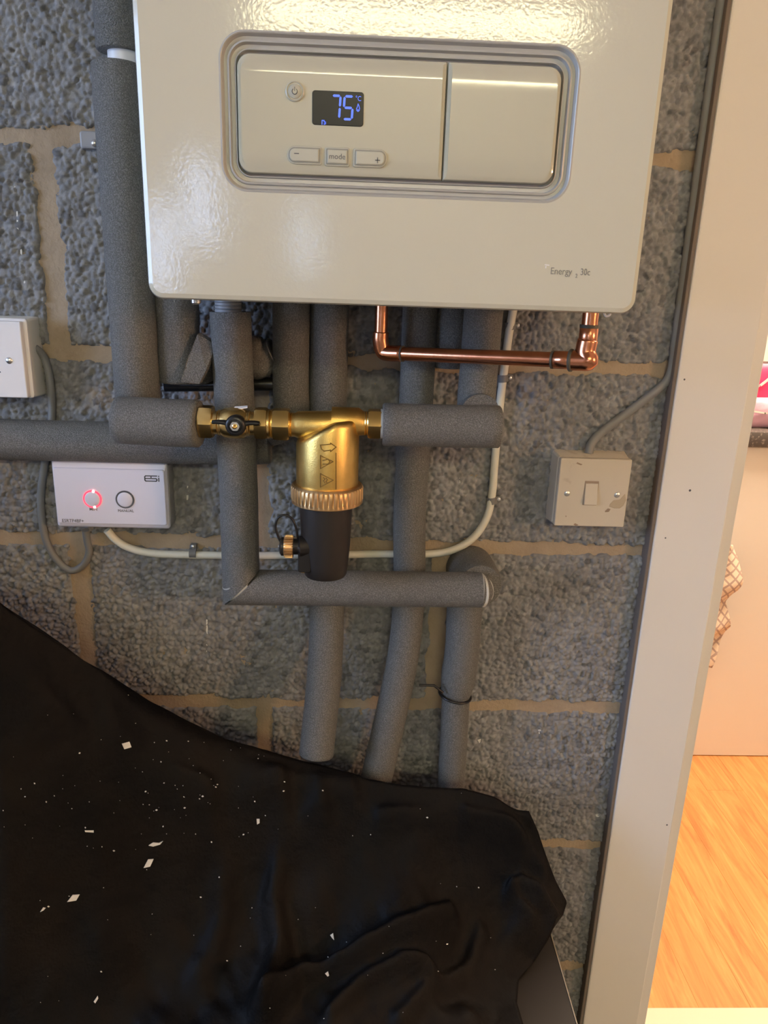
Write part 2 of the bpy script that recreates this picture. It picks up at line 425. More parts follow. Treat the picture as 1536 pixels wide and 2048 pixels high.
def block(x0, x1, z0, z1, hires):
    if hires:
        st = .0015
        nx = max(3, int((x1-x0)/st)); nz = max(3, int((z1-z0)/st))
        X, Z = np.meshgrid(np.linspace(x0, x1, nx), np.linspace(z0, z1, nz), indexing='ij')
        Xw = X+.002*(value_noise(X, Z, .012, 11)-.5); Zw = Z+.002*(value_noise(X, Z, .012, 12)-.5)
        f1, f2, idv = pebbles(Xw+5, Zw+5, .0070, 21)
        g1, g2, idg = pebbles(Xw+5, Zw+5, .0042, 22)
        big = np.clip((f2-f1)/.34, 0, 1)**.55*(1-.30*f1)*(.55+.45*idv)*(idv > .13)
        sml = np.clip((g2-g1)/.40, 0, 1)**.6*(.25+.45*idg)
        pat = value_noise(X, Z, .045, 31)
        rel = .0064*np.maximum(big, sml*.75)+.0018*value_noise(X, Z, .02, 32)*pat
        pit = np.clip((value_noise(X, Z, .0062, 35)-.74)/.10, 0, 1)*(f2-f1 < .40)
        rel = np.maximum(rel-.0050*pit, 0)
        w = .0085
        e = np.minimum(np.minimum(X-x0-w-.003, x1-w-.003-X), np.minimum(Z-z0-w, z1-w-Z))
        e = e+.0075*(value_noise(X, Z, .022, 41)-.5)+.004*(value_noise(X, Z, .007, 42)-.5)
        sink = np.clip(-e/.0022, 0, 1)
        h = rel*.85+.0016-.010*sink
        h -= .0022*np.clip(1-e/.006, 0, 1)*(sink < .5)*.6
        idc = (idv*7.31) % 1.0
        col = np.clip(.30+.26*idc+.16*idg+.22*(value_noise(X, Z, .004, 51)-.5), 0, 1)*np.where(idc < .07, .55, 1)
        return grid_mesh('concrete_block', X, -h, Z, M['block'], wall, col)
    o = bbox('concrete_block', x0+.009, x1-.009, -.003, .011, z0+.009, z1-.009, M['block'], wall, bev=.002, seg=1)
    return o
zrow = -1.125; k = 0
while zrow < CEIL-.02:
    z0, z1 = max(zrow, FLOOR), min(zrow+.225, CEIL)
    odd = (round(zrow/.225)) % 2 == 0      # rows starting at 0, .45 have joints at .225 + n*.45
    start = (.225 if odd else 0.0)-.45*6
    xj = start
    while xj < XR:
        a, b = max(xj, XL), min(xj+.45, XR); xj += .45
        if abs(b-.675) < .01: b = .80
        if abs(a-.675) < .01: a = .802
        for (p, q) in ((a, min(b, OPEN0-.004)), (max(a, OPEN0-.004), min(b, OPEN1)), (max(a, OPEN1), b)):
            if q-p < .03: continue
            if p >= OPEN0-.01 and q <= OPEN1+.001 and z0 < OPENT: continue
            hi = q > -.28 and p < .80 and z1 > -.80 and z0 < .62 and q <= OPEN0
            block(p, q, z0, z1, hi)
    zrow += .225
# stray mortar smear and dried white drips on the blocks
def flake(name, pts, d, th, mt, parent):
    c = np.mean(np.array(pts), 0)
    n = len(pts); v = [(p[0], -d, p[1]) for p in pts]+[(c[0]+(p[0]-c[0])*.8, -d-th, c[1]+(p[1]-c[1])*.8) for p in pts]
    f = [tuple(range(n, 2*n))]+[(k, (k+1) % n, n+(k+1) % n, n+k) for k in range(n)]
    return link(name, v, f, mt, parent)
def px_poly(pts, d): return [tuple(at(u, v, d)[[0, 2]]) for u, v in pts][::-1]
flake('mortar_smear', px_poly([(478, 1306), (486, 1304), (492, 1314), (505, 1322), (504, 1330), (490, 1332), (482, 1322)], .003), .002, .003, M['mortar'], wall)
for pts in ([(412, 1238), (415, 1238), (416, 1275), (412, 1275)], [(412, 1278), (415, 1278), (415, 1300), (413, 1310)], [(332, 1232), (335, 1232), (335, 1246), (332, 1246)],
            [(374, 965), (377, 965), (377, 984), (374, 984)], [(373, 990), (377, 990), (376, 1002), (373, 1002)], [(27, 372), (31, 372), (33, 400), (29, 400)], [(33, 420), (36, 420), (38, 460), (34, 460)],
            [(40, 480), (43, 480), (46, 530), (42, 530)], [(47, 545), (50, 545), (52, 570), (48, 570)], [(955, 1480), (962, 1478), (960, 1490)], [(918, 950), (921, 950), (922, 968), (919, 968)],
            [(1190, 1625), (1199, 1630), (1204, 1633), (1200, 1636), (1190, 1632)], [(1076, 1460), (1086, 1458), (1084, 1468), (1077, 1468)]):
    flake('paint_drip', px_poly(pts, .003), .0026, .0012, M['chip'], wall)

# room shell of the garage
def wall_with_holes(name, axis, pos, th, a0, a1, z0, z1, holes, mt):
    A = sorted({a0, a1, *[h[0] for h in holes], *[h[1] for h in holes]}); Z = sorted({z0, z1, *[h[2] for h in holes], *[h[3] for h in holes]})
    mb = MB()
    for i in range(len(A)-1):
        for j in range(len(Z)-1):
            ca, cz = (A[i]+A[i+1])/2, (Z[j]+Z[j+1])/2
            if any(h[0] < ca < h[1] and h[2] < cz < h[3] for h in holes): continue
            if axis == 'X': mb.box(min(pos, pos+th), max(pos, pos+th), A[i], A[i+1], Z[j], Z[j+1])
            else: mb.box(A[i], A[i+1], min(pos, pos+th), max(pos, pos+th), Z[j], Z[j+1])
    return structure(mb.build(name, mt))
structure(MB().box(XL-.1, XR+.1, YB-.1, 0.0, FLOOR-.1, FLOOR).build('floor', M['concrete']))
structure(MB().box(XL-.1, XR+.1, YB-.1, .1, CEIL, CEIL+.1).build('ceiling', M['ceiling']))
wall_with_holes('wall_left', 'X', XL, -.1, YB, .1, FLOOR, CEIL, [(-1.8, -.7, .1, 1.15)], M['plaster_tan'])
wall_with_holes('wall_right', 'X', XR, .1, YB, .1, FLOOR, CEIL, [], M['plaster_tan'])
def refl(u, v):
    P = at(u, v, .263); k = ray(u, v).copy(); k[1] *= -1; k /= abs(k[1]); return P+k*(abs(YB)-.263)
panes = []
for (u0, u1, v0, v1) in ((288, 343, 402, 588), (374, 424, 312, 492), (585, 632, 402, 560)):
    a = refl(u0, v1); b = refl(u1, v0); panes.append((a[0], b[0], a[2], b[2]))
wall_with_holes('wall_rear', 'Y', YB, -.08, XL, XR, FLOOR, CEIL, panes, M['plaster_tan'])
# window frames and panes
def window(name, axis, pos, a0, a1, z0, z1, th=.05):
    fr = MB(); t = min(.03, (a1-a0)*.08)
    for (p, q, r, s) in ((a0, a1, z0, z0+t), (a0, a1, z1-t, z1), (a0, a0+t, z0+t, z1-t), (a1-t, a1, z0+t, z1-t)):
        if axis == 'X': fr.box(pos-th, pos, p, q, r, s)
        else: fr.box(p, q, pos-th, pos, r, s)
    o = structure(fr.build(name, M['white_plastic']))
    g = MB()
    if axis == 'X': g.box(pos-th*.6, pos-th*.5, a0+t, a1-t, z0+t, z1-t)
    else: g.box(a0+t, a1-t, pos-th*.6, pos-th*.5, z0+t, z1-t)
    g.build('pane', M['glass'], o)
    return o
window('window_1', 'X', XL-.03, -1.8, -.7, .1, 1.15)
for i, h in enumerate(panes): window('window_%d' % (i+2), 'Y', YB-.02, *h)

# shrub seen through the narrow rear pane
shp = thing('garden_shrub', 'green leafy shrub outside the rear garage wall', 'shrub', loc=(.0, YB-.9, FLOOR))
lf = MB(); lr = random.Random(5)
for _ in range(900):
    a = lr.uniform(0, 6.283); rr_ = .42*math.sqrt(lr.random()); zc = lr.uniform(.25, 2.1)
    c = Vector((rr_*math.cos(a), rr_*math.sin(a), zc)); e1 = Vector((lr.gauss(0, 1), lr.gauss(0, 1), lr.gauss(0, .6))).normalized(); e2 = e1.orthogonal().normalized(); s_ = lr.uniform(.03, .06)
    lf.add([tuple(c-e1*s_), tuple(c+e2*s_*.45), tuple(c+e1*s_), tuple(c-e2*s_*.45)], [(0, 1, 2, 3)])
fo = lf.build('foliage', mat('leaf_green', (.16, .30, .05), .6), shp); fo['kind'] = 'stuff'
tube('stem', [(0, 0, 0), (.01, .01, .6), (0, .02, 1.5)], [.02, .015, .006], mat('bark', (.12, .08, .05), .9), shp, seg=10)
structure(MB().box(-3, 3.5, YB-4, YB-.1, FLOOR-.1, FLOOR-.001).build('floor_yard', M['concrete']))

# kitchen beyond the doorway
KX0, KX1, KY1, KC = .5, 3.2, 1.52, 1.42
structure(MB().box(KX0-.05, KX0, .1, KY1, KFLOOR, KC).box(KX1, KX1+.05, .1, KY1, KFLOOR, KC).box(KX0-.05, KX1+.05, KY1, KY1+.05, KFLOOR, KC).box(XR+.1, KX1, .02, .1, KFLOOR, KC).build('wall_kitchen', M['kitchen_wall']))
structure(MB().box(KX0-.05, KX1+.05, .1, KY1+.05, KC, KC+.05).build('ceiling_kitchen', M['ceiling']))
kf = structure(MB().box(KX0-.05, KX1+.05, .10, KY1+.05, KFLOOR-.06, KFLOOR-.012).build('floor_kitchen', M['worktop']), 'orange wood plank floor of the kitchen')
pw = .096; px = KX0; i = 0
while px < KX1-.01:
    y = .128; off = (i*.37) % .9
    cuts = [y]+[c for c in (y+.35+off, y+1.25+off) if c < KY1-.05]+[KY1]
    for a, b in zip(cuts[:-1], cuts[1:]):
        bbox('plank', px+.00012, min(px+pw, KX1)-.00012, a+.00012, b-.00012, KFLOOR-.012, KFLOOR+random.uniform(-.0001, .0001), M['wood'], kf, bev=.0003, seg=1)
    px += pw; i += 1
th = structure(bbox('trim_4', OPEN0, OPEN1, -.01, .127, KFLOOR-.03, KFLOOR+.004, M['threshold'], None, bev=.003), 'cream door threshold strip')

# door casing
def casing(name, x0, x1, label, inner):
    o = slab(name, x0, x1, FLOOR+.002, OPENT+.09, .0015, .0005, .0205, M['paint'], None, bev=.0022, n=3)
    structure(o, label)
    a, b = inner
    slab('door_lining', a, b, KFLOOR-.02, OPENT, .0008, -.10, .0085, M['paint'], o, bev=.001, n=3)
    return o
t1 = casing('trim_1', .7085, .7945, 'cream painted door casing beside the block wall', (.7945, .8125))
slab('shade_strip', .7038, .7083, FLOOR+.002, OPENT+.09, .0008, .0006, .0192, mat('casing_side_shade', (.17, .14, .118), .8), t1, bev=.001, n=3)  # added strip, coloured dark for the shaded left side of the casing
for u, v, r in ((1369, 759, .0012), (1380, 981, .0016), (1331, 1076, .0011), (1334, 1650, .0014)):
    p = at(u, v, .0206); lathe('nail_hole', [(r, 0), (r*.8, -.0004)], (p[0], -.0204, p[2]), 'Y', M['print'], t1, seg=10)
casing('trim_2', OPEN1+.012, OPEN1+.098, 'far side painted door casing', (OPEN1-.006, OPEN1+.012))
structure(slab('trim_3', .7085, OPEN1+.098, OPENT+.0905, OPENT+.18, .0015, .0005, .0205, M['paint'], None, bev=.0022, n=3))
structure(MB().box(OPEN0+.007, OPEN1-.007, -.008, .10, OPENT-.02, OPENT).build('trim_5', M['paint']))
# the dark strip at the casing edge carries the shade of its side
# kitchen furniture
cab = thing('kitchen_cabinet', 'plain white kitchen base unit standing on the wood floor', 'cabinet', loc=(1.9, .9, KFLOOR))
def local(o, parent):   # keep world placement under a moved parent
    o.parent = parent; o.matrix_parent_inverse = Matrix.Translation(-Vector(parent.location)); return o
local(bbox('body', 1.06, 3.05, .905, 1.50, KFLOOR+.001, -.0395, M['cabinet'], None, bev=.002), cab)
local(slab('door', 1.062, 1.66, KFLOOR+.002, -.042, .002, -.904, -.886, M['cabinet'], None, bev=.0015), cab)
local(slab('door', 1.664, 2.26, KFLOOR+.002, -.042, .002, -.904, -.886, M['cabinet'], None, bev=.0015), cab)
tag(bbox('worktop', 1.04, 3.08, .862, 1.515, -.038, 0, M['worktop'], None, bev=.004), 'dark speckled kitchen worktop edge above the white unit', 'worktop')
# tea towel hanging
nu, nv = 30, 70
U, V = np.meshgrid(np.linspace(0, 1, nu), np.linspace(0, 1, nv), indexing='ij')
edge = np.array([at(u, v, -.85) for u, v in ((1464, 1090), (1474, 1115), (1482, 1160), (1478, 1182), (1456, 1208), (1458, 1230), (1464, 1255), (1454, 1275), (1440, 1300), (1424, 1335))])
ev = np.linspace(0, 1, len(edge)); EX = np.interp(V, ev, edge[:, 0]); EZ = np.interp(V, ev, edge[:, 2])
TX = 1.16+(EX-1.16)*U-.02*(1-U)*V; TZ = EZ+.035*(1-U)*(1-V)
TY = .850-.014*np.sin(U*9+V*3)-.010*np.sin(V*17+U*4)*U
tw = grid_mesh('tea_towel', TX, TY, TZ, M['towel'])
tag(tw, 'cream tea towel with brown lattice pattern hanging in front of the white unit', 'towel')
sm = tw.modifiers.new('thick', 'SOLIDIFY'); sm.thickness = .003
def packet(name, x0, x1, y0, y1, z0, z1, mt, label, cat, extra=None):
    t = thing(name, label, cat, loc=((x0+x1)/2, (y0+y1)/2, z0))
    n = 14; U, V = np.meshgrid(np.linspace(0, 1, n), np.linspace(0, 1, n), indexing='ij')
    mb = MB()
    puff = np.sin(np.pi*U)**.5*np.sin(np.pi*V)**.5
    for s in (-1, 1):
        X = x0+(x1-x0)*U; Z = z0+(z1-z0)*V; Y = (y0+y1)/2+s*(y1-y0)/2*np.maximum(puff, .06)+.002*np.sin(U*20+V*7)
        vs_ = list(zip(X.ravel(), Y.ravel(), Z.ravel())); f = []
        for a in range(n-1):
            for b in range(n-1):
                q = (a*n+b, (a+1)*n+b, (a+1)*n+b+1, a*n+b+1); f.append(q if s < 0 else q[::-1])
        mb.add(vs_, f)
    local(mb.build('wrapper', mt, None, smooth=True), t)
    if extra: extra(t)
    return t
def pink_marks(t):
    o = strokes('print_mark', [[(1.312, .095), (1.324, .112)], [(1.318, .084), (1.334, .098)], [(1.34, .10), (1.36, .118)]], .006, -.962, M['carton'], None, h=.002); local(o, t)
def lilac_marks(t):
    o = strokes('print_mark', [[(1.30, .043), (1.33, .039), (1.37, .043)]], .004, -.903, M['carton'], None, h=.002); local(o, t)
packet('packet', 1.27, 1.47, .90, .95, .0005, .074, M['lilac'], 'crinkled lilac packet lying on the worktop edge', 'packet', lilac_marks)
packet('packet', 1.27, 1.47, .965, 1.01, .0005, .150, M['pink'], 'hot pink packet standing behind the lilac one', 'packet', pink_marks)
ct = thing('carton', 'pale cream carton behind the hot pink packet', 'carton', loc=(1.38, 1.09, 0))
local(bbox('box', 1.30, 1.47, 1.03, 1.14, .0005, .27, M['carton'], None, bev=.003), ct)
local(bbox('band', 1.2992, 1.4708, 1.0292, 1.1408, .145, .152, M['print_dim'], None, bev=0), ct)
# kitchen ceiling lamp body
kl = thing('ceiling_lamp', 'flat square kitchen ceiling lamp', 'lamp', loc=(1.7, .62, 1.38))
local(bbox('rim', 1.23, 2.17, .30, .94, 1.385, 1.4195, M['white_plastic'], None, bev=.004), kl)

# ------------------------------------------------------------------ garage lamps
ft = thing('fluorescent_batten', 'long fluorescent strip lamp on the garage ceiling', 'lamp', loc=(.59, -3.76, CEIL))
local(bbox('tray', -.22, 1.40, -3.83, -3.69, 1.56, CEIL-.0005, M['white_plastic'], None, bev=.004), ft)
local(tube('tube', [(-.19, -3.76, 1.515), (1.37, -3.76, 1.515)], .045, M['tube_glow'], None, seg=20), ft)
for x in (-.2, 1.38): local(bbox('lamp_holder', x-.012, x+.012, -3.79, -3.73, 1.46, 1.561, M['white_plastic'], None, bev=.002), ft)
bl = thing('added_warm_lamp', 'warm round lamp added on the unseen right garage wall', 'lamp', loc=(XR, -1.6, .5))  # added lamp out of view, warms the right side of the wall
local(lathe('base', [(.15, 0), (.15, -.04), (.13, -.05)], (XR-.0005, -1.6, .5), 'X', M['white_plastic'], None), bl)
local(lathe('glass_dome', [(.125, -.05), (.12, -.075), (.09, -.10), (.04, -.115), (.005, -.118)], (XR-.0005, -1.6, .5), 'X', M['added_lamp_glow'], None), bl)

# ------------------------------------------------------------------ boiler
BX0, BX1, BZ0, BZ1, BD = .173, .563, .2955, .9955, .263
bo = thing('boiler', 'white wall-hung boiler with a blue lit display', 'boiler', loc=(.368, 0, BZ0))
def L(o): return local(o, bo)
def ins(a, r): return rr(BX0+a, BX1-a, BZ0+a, BZ1-a, max(r-a, .001), 10)
def pin(a, r=.0185): return rr(.2350+a, .4985-a, .3773+a, .4831-a, max(r-a*.8, .002), 10)
loops = [(ins(.002, .012), .02), (ins(0, .012), .024), (ins(0, .012), BD-.0045), (ins(.0012, .012), BD-.0015), (ins(.0045, .012), BD),
         (pin(-.0012), BD), (pin(0), BD+.0003), (pin(.0006), BD-.0002), (pin(.0020), BD-.0036), (pin(.0042), BD-.0040), (pin(.0048), BD-.0018), (pin(.0060), BD-.0014), (pin(.0068), BD-.0052),
         (pin(.0094), BD-.0054), (pin(.0100), BD-.0034), (pin(.0106), BD-.0032), (pin(.0112), BD-.0075), (pin(.0122), BD-.0078)]
L(rr_loft('front_cover', loops[:6], M['enamel'], None, cap1=False, auto=30))
L(rr_loft('moulded_surround', loops[5:], M['fascia_ring'], None, cap0=False, auto=24))
L(crowned('fascia', .2466, .4005, .3898, .4700, (.010, .0006, .0006, .010), BD-.006, BD+.0004, M['fascia'], None, bev=.0018, n=8, steps=((.003, .0008), (.006, .0004), (.009, .0001), (.012, 0))))
L(crowned('flap', .4013, .4862, .3898, .4700, (.0006, .010, .010, .0006), BD-.006, BD+.0010, M['fascia'], None, bev=.0022, n=8))
d1 = BD+.0004
disp = L(slab('display', .3018, .3398, .4241, .4471, .0022, d1-.001, d1+.0006, M['lcd'], None, bev=.0004))
dd = d1+.0006
def sub(o, p): o.parent = p; o.matrix_parent_inverse = p.matrix_world.inverted() if False else Matrix.Translation(-Vector(bo.location)); return o
def subL(o, p):
    o.parent = p; o.matrix_parent_inverse = Matrix.Identity(4); return o
def seven(x0, z0, w, h, segs, t=.0016, sl=.06):
    g = .00035; P = []
    def sh(pts): return [(x0+x+sl*z, z0+z) for x, z in pts]
    def hz(z): return sh([(g+t*.5, z), (g+t, z-t/2), (w-g-t, z-t/2), (w-g-t*.5, z), (w-g-t, z+t/2), (g+t, z+t/2)])
    def vt(x, a, b): return sh([(x-t/2, a+g+t*.5), (x, a+g), (x+t/2, a+g+t*.5), (x+t/2, b-g-t*.5), (x, b-g), (x-t/2, b-g-t*.5)])
    T = {'a': hz(h), 'g': hz(h/2), 'd': hz(0), 'f': vt(0+t/2, h/2, h), 'b': vt(w-t/2, h/2, h), 'e': vt(t/2, 0, h/2), 'c': vt(w-t/2, 0, h/2)}
    return [T[s] for s in segs]
subL(poly_prism('digit_seven', seven(.3148, .4290, .0078, .0150, 'abc'), dd-.0002, dd+.0001, M['lcd_blue'], None), disp)
subL(poly_prism('digit_five', seven(.3240, .4287, .0080, .0152, 'afgcd'), dd-.0002, dd+.0001, M['lcd_blue'], None), disp)
o = lettering('degree_symbol', '°C', .0047, .3336, .4412, dd-.0001, M['lcd_blue'], None, sx=.85); subL(o, disp)
fl_ = [(.3357, .4392), (.3365, .4376), (.3369, .4362), (.3366, .4348), (.3357, .4342), (.3348, .4348), (.3346, .4360), (.3352, .4372)]
subL(strokes('flame_symbol', [fl_+[fl_[0]], [(.3357, .4345), (.3357, .4356)]], .0005, dd-.0001, M['lcd_blue'], None), disp)
subL(strokes('tap_symbol', [[(.3092, .4245), (.3092, .4272), (.3108, .4272), (.3108, .4262), (.3118, .4262), (.3118, .4250), (.3108, .4250), (.3108, .4245)]], .0006, dd-.0001, M['lcd_blue'], None), disp)
# buttons
pb = L(lathe('power_button', [(.0068, .001), (.0068, -.0008), (.0062, -.0012), (.0056, -.0005), (.0050, -.0005), (.0046, -.0013), (.0030, -.0019), (.0008, -.0020)], (.2891, -d1, .4457), 'Y', M['button'], None, seg=40))
arc = [(.2891+.0019*math.sin(math.radians(a)), .4454+.0019*math.cos(math.radians(a))) for a in range(40, 321, 20)]
subL(strokes('power_symbol', [arc, [(.2891, .4458), (.2891, .4482)]], .0005, d1+.0019, M['print'], None), pb)
def button(name, x0, x1, z0, z1, r):
    rim = L(slab(name, x0, x1, z0, z1, r, d1-.001, d1+.0009, M['button'], None, bev=.0005))
    q = [max(a-.0012, .0008) for a in r]
    subL(slab('groove', x0+.0009, x1-.0009, z0+.0009, z1-.0009, q, d1, d1+.0011, M['button_rim'], None, bev=.0002), rim)
    q = [max(a-.0020, .0008) for a in r]
    subL(slab('cap', x0+.0017, x1-.0017, z0+.0017, z1-.0017, q, d1, d1+.0020, M['button'], None, bev=.0009), rim)
    return rim
b1 = button('minus_button', .2833, .3090, .3968, .4094, (.0060, .0012, .0012, .0060))
b2 = button('mode_button', .3115, .3301, .3963, .4094, (.0014,)*4)
b3 = button('plus_button', .3330, .3584, .3964, .4093, (.0012, .0060, .0060, .0012))
subL(strokes('minus_symbol', [[(.2888, .4039), (.2920, .4039)]], .0006, d1+.0020, M['print'], None), b1)
subL(lettering('lettering', 'mode', .0054, .3208, .4012, d1+.0019, M['print'], None, 'CENTER'), b2)
subL(strokes('plus_symbol', [[(.3495, .4015), (.3529, .4015)], [(.3512, .3998), (.3512, .4032)]], .0006, d1+.0020, M['print'], None), b3)
L(lettering('lettering', 'Energy', .0074, .4905, .3243, BD, M['print_dim'], None, sx=.86))
L(lettering('lettering', '2', .0044, .5108, .3222, BD, M['print_dim'], None, sx=.86))
L(lettering('lettering', '30c', .0074, .5145, .3243, BD, M['print_dim'], None, sx=.76))
L(strokes('logo_mark', [[(.4858, .3312), (.4890, .3309)], [(.4866, .3301), (.4866, .3288)]], .0008, BD, M['white_plastic'], None))
L(bbox('base_tray', BX0+.006, BX1-.006, -(BD-.01), -.018, BZ0+.012, BZ0+.020, M['side_grey'], None, bev=0))
L(lathe('cover_screw', [(.004, 0), (.004, -.003), (.0025, -.0042)], (.205, -.236, BZ0), 'Z', M['steel'], None, seg=16))
L(tube('cover_clip', smooth_path([at(1208, 626, .235), at(1212, 632, .235), at(1219, 630, .235), at(1220, 624, .235)], 4), .0011, M['white_plastic'], None, seg=8))

# ------------------------------------------------------------------ pipework
def vert(u, v, d, z0, z1):
    p = at(u, v, d); return [(p[0], -d, z0), (p[0], -d, z1)]
def zpx(u, v, d): return at(u, v, d)[2]
def pts(seq): return [tuple(at(u, v, d)) for u, v, d in seq]
def run(label, group='lagged pipes below the boiler'): return thing('lagged_pipe', label, 'pipe', group)
def straight(path, n=10):
    out = []
    for a, b in zip(path[:-1], path[1:]):
        a = np.array(a); b = np.array(b)
        for k in range(n): out.append(a+(b-a)*k/n)
    return out+[np.array(path[-1])]
LG = M['foam']
VD = .125                                            # depth of the valve and filter line
zB = zpx(315, 846, VD)
# tall pipe left of the boiler
g = run('tall grey lagged pipe along the left side of the boiler')
pA = at(270, 700, .085); xA = pA[0]; za1 = zpx(225, 128, .085); za2 = zpx(225, 104, .085)
tube('lagging', straight([(xA, -.085, zpx(275, 806, .085)), (xA, -.085, za1)]), .0232, LG, g, bev=.0015, noise=.006)
tube('lagging', [(xA+.003, -.085, za2), (xA+.003, -.085, CEIL-.02)], .0205, LG, g, bev=.0015)
tube('plastic_pipe', [(xA+.006, -.085, za1-.02), (xA+.006, -.085, za2+.02)], .0135, M['white_plastic'], g)
# short stub into the valve
xb0, xb1 = at(231, 846, VD)[0], at(400, 846, VD)[0]
g = run('short thick lagged stub left of the brass valve')
tube('lagging', straight([(xb0, -.117, zB+.0005), (xb1, -VD, zB)]), .0242, LG, g, bev=.0018, noise=.008)
tube('copper_end', [(xb1-.01, -VD, zB), (xb1+.006, -VD, zB)], .011, M['copper'], g)
# long horizontal run at the left
g = run('long horizontal lagged pipe leaving the frame on the left')
pH = [tuple(at(0, 878, .032)+np.array([-.5, 0, .004]))]+pts([(0, 878, .032), (220, 884, .032), (440, 889, .032), (540, 888, .032)])
tube('lagging', smooth_path(pH, 6), .0232, LG, g, bev=.0015, noise=.008)
# stub M and its wrapped elbow
g = run('stubby lagged pipe with a torn wrapped elbow under the boiler corner')
pM = at(357, 690, .07)
tube('lagging', straight([(pM[0], -.07, zpx(357, 764, .07)), (pM[0], -.07, BZ0+.012)]), .0225, LG, g, bev=.0015, noise=.01)
tube('lagging_elbow', smooth_path(pts([(372, 730, .056), (420, 722, .042), (480, 715, .033), (530, 715, .033), (551, 706, .035)]), 6), [.020+.004*math.sin(i*.5) for i in range(25)], LG, g, bev=.003, noise=.03)
fl = pts([(395, 668, .092), (432, 690, .088), (412, 740, .098), (398, 768, .100), (362, 764, .102), (374, 720, .098)])
fv = fl+[tuple(np.array(p)+np.array([.002, .008, .001])) for p in fl]
link('foam_flap', fv, [(5, 4, 3, 2, 1, 0), (6, 7, 8, 9, 10, 11)]+[(k, (k+1) % 6, 6+(k+1) % 6, 6+k) for k in range(6)], LG, g)
tube('pipe', pts([(330, 770, .03), (560, 768, .03)]), .0075, M['black_plastic'], g)  # black tube stands in for the dark gap below the elbow
# front pipe: vertical, mitred into the low horizontal run, turned back to the wall
g = run('front lagged pipe running down behind the valve and mitred to the right')
dE = .080; pE = at(478, 1000, dE); xE = pE[0]; zG = zpx(700, 1176, dE); rE = .0210
zEt = zpx(472, 624, dE); xG1 = at(962, 1176, dE)[0]
zm = zpx(474, 812, dE)
n45 = np.array([1, 0, -1.])/math.sqrt(2)
tube('lagging', [(xE-.004, -dE, zEt), (xE-.002, -dE, zm), (xE, -dE, zm-.1), (xE, -dE, zG)], rE, LG, g, bev=0, n1=(1, 0, -1.), seg=40)
tube('lagging', straight([(xE+.0015, -dE, zG-.0015), (xG1, -dE, zG+.0008)], 8), rE-.0004, LG, g, n0=np.array([1, 0, -1.]), seg=40, noise=0)
tube('foam_core', [(xE-.004, -dE-.0006, zG+.008), (xE, -dE-.0006, zG), (xE+.010, -dE-.0006, zG)], rE-.0018, M['foam_core'], g, seg=40)
pq = at(948, 1152, .04)
tube('foam_core', [(xG1-.006, -dE, zG+.0008), (xG1+.0012, -dE, zG+.0008), (xG1+.0075, -dE+.003, zG+.0008)], [.0202, .0202, .0140], M['foam_core'], g, seg=40)
tube('lagging_end', [(xG1+.0005, -dE-.0010, zG+.0008), (xG1+.0055, -dE-.0010, zG+.0006), (xG1+.009, -dE+.0005, zG+.0004)], [rE-.001, rE-.0035, rE-.010], LG, g, seg=40)
tube('lagging_elbow', [(pq[0], -.004, pq[2]-.004), (pq[0], -.03, pq[2]-.003), (pq[0]+.002, -.056, pq[2]-.003), (pq[0]+.003, -.066, pq[2]-.003)], [.0300, .0305, .0290, .0265], LG, g, seg=40)
tube('threaded_union', [(xE-.006, -dE, zEt-.004), (xE-.006, -dE, BZ0+.012)], [.0135]*2, M['side_grey'], g)
for k in range(4): lathe('thread_ring', [(.0130, -.0008), (.0145, 0), (.0130, .0008)], (xE-.006, -dE, zEt+.003+k*.0032), 'Z', M['side_grey'], g, seg=28)
# pipe I
g = run('lagged pipe dropping just left of the brass filter')
pI = at(582, 700, .040)
tube('lagging', smooth_path([(pI[0]+.001, -.040, BZ0+.012), (pI[0], -.040, .20), (pI[0]+.001, -.038, zB+.004), (pI[0]-.006, -.035, zB-.012), (pI[0]-.028, -.0325, zB-.021)], 6), .0205, LG, g, bev=.0012)
# pipe J
g = run('lagged pipe passing behind the brass filter to a cut lower end')
pJ = at(657, 720, .034)
seqJ = [(pJ[0]+.001, -.034, BZ0+.012), (pJ[0], -.034, .2), (pJ[0], -.032, .0)]+pts([(654, 1180, .030), (652, 1290, .050), (645, 1390, .068), (632, 1512, .088)])
tube('lagging', smooth_path(seqJ, 7), .0212, LG, g, bev=.002)
# pipe K
g = run('long lagged pipe between copper bar and sheet, bending left at the bottom')
seqK = [tuple(at(836, 720, .030)+np.array([0, 0, .0]))]; xk = seqK[0][0]
seqK = [(xk, -.030, BZ0+.012), (xk, -.030, .2), (xk-.001, -.030, .1), tuple(at(819, 1040, .030)), tuple(at(818, 1180, .030)), tuple(at(808, 1300, .038)), tuple(at(784, 1420, .048)), tuple(at(752, 1560, .055)), tuple(at(735, 1640, .06))]
tube('lagging', smooth_path(seqK, 7), [.0195]*28+[.0195+.0012*k/28 for k in range(29)], LG, g, bev=0)
# C + L
xc0, xc1 = at(765, 853, VD)[0], at(1000, 853, VD)[0]; zC = zpx(880, 853, VD)
g = run('stout horizontal lagged pipe right of the brass filter')
tube('lagging', straight([(xc0, -VD, zpx(765, 849, VD)), (xc1, -VD, zpx(995, 854, VD))]), .0218, LG, g, bev=.0016, noise=.006)
pL = at(959, 770, .095)
tube('lagging', smooth_path([(pL[0]+.003, -.070, BZ0+.012), (pL[0]+.002, -.073, .25), (pL[0], -.082, .19), (pL[0], -.112, zC+.012)], 6), .0205, LG, g, bev=0)
tube('copper_end', [(xc0-.004, -VD, zpx(765, 849, VD)), (xc0+.01, -VD, zpx(765, 849, VD))], .011, M['copper'], g)
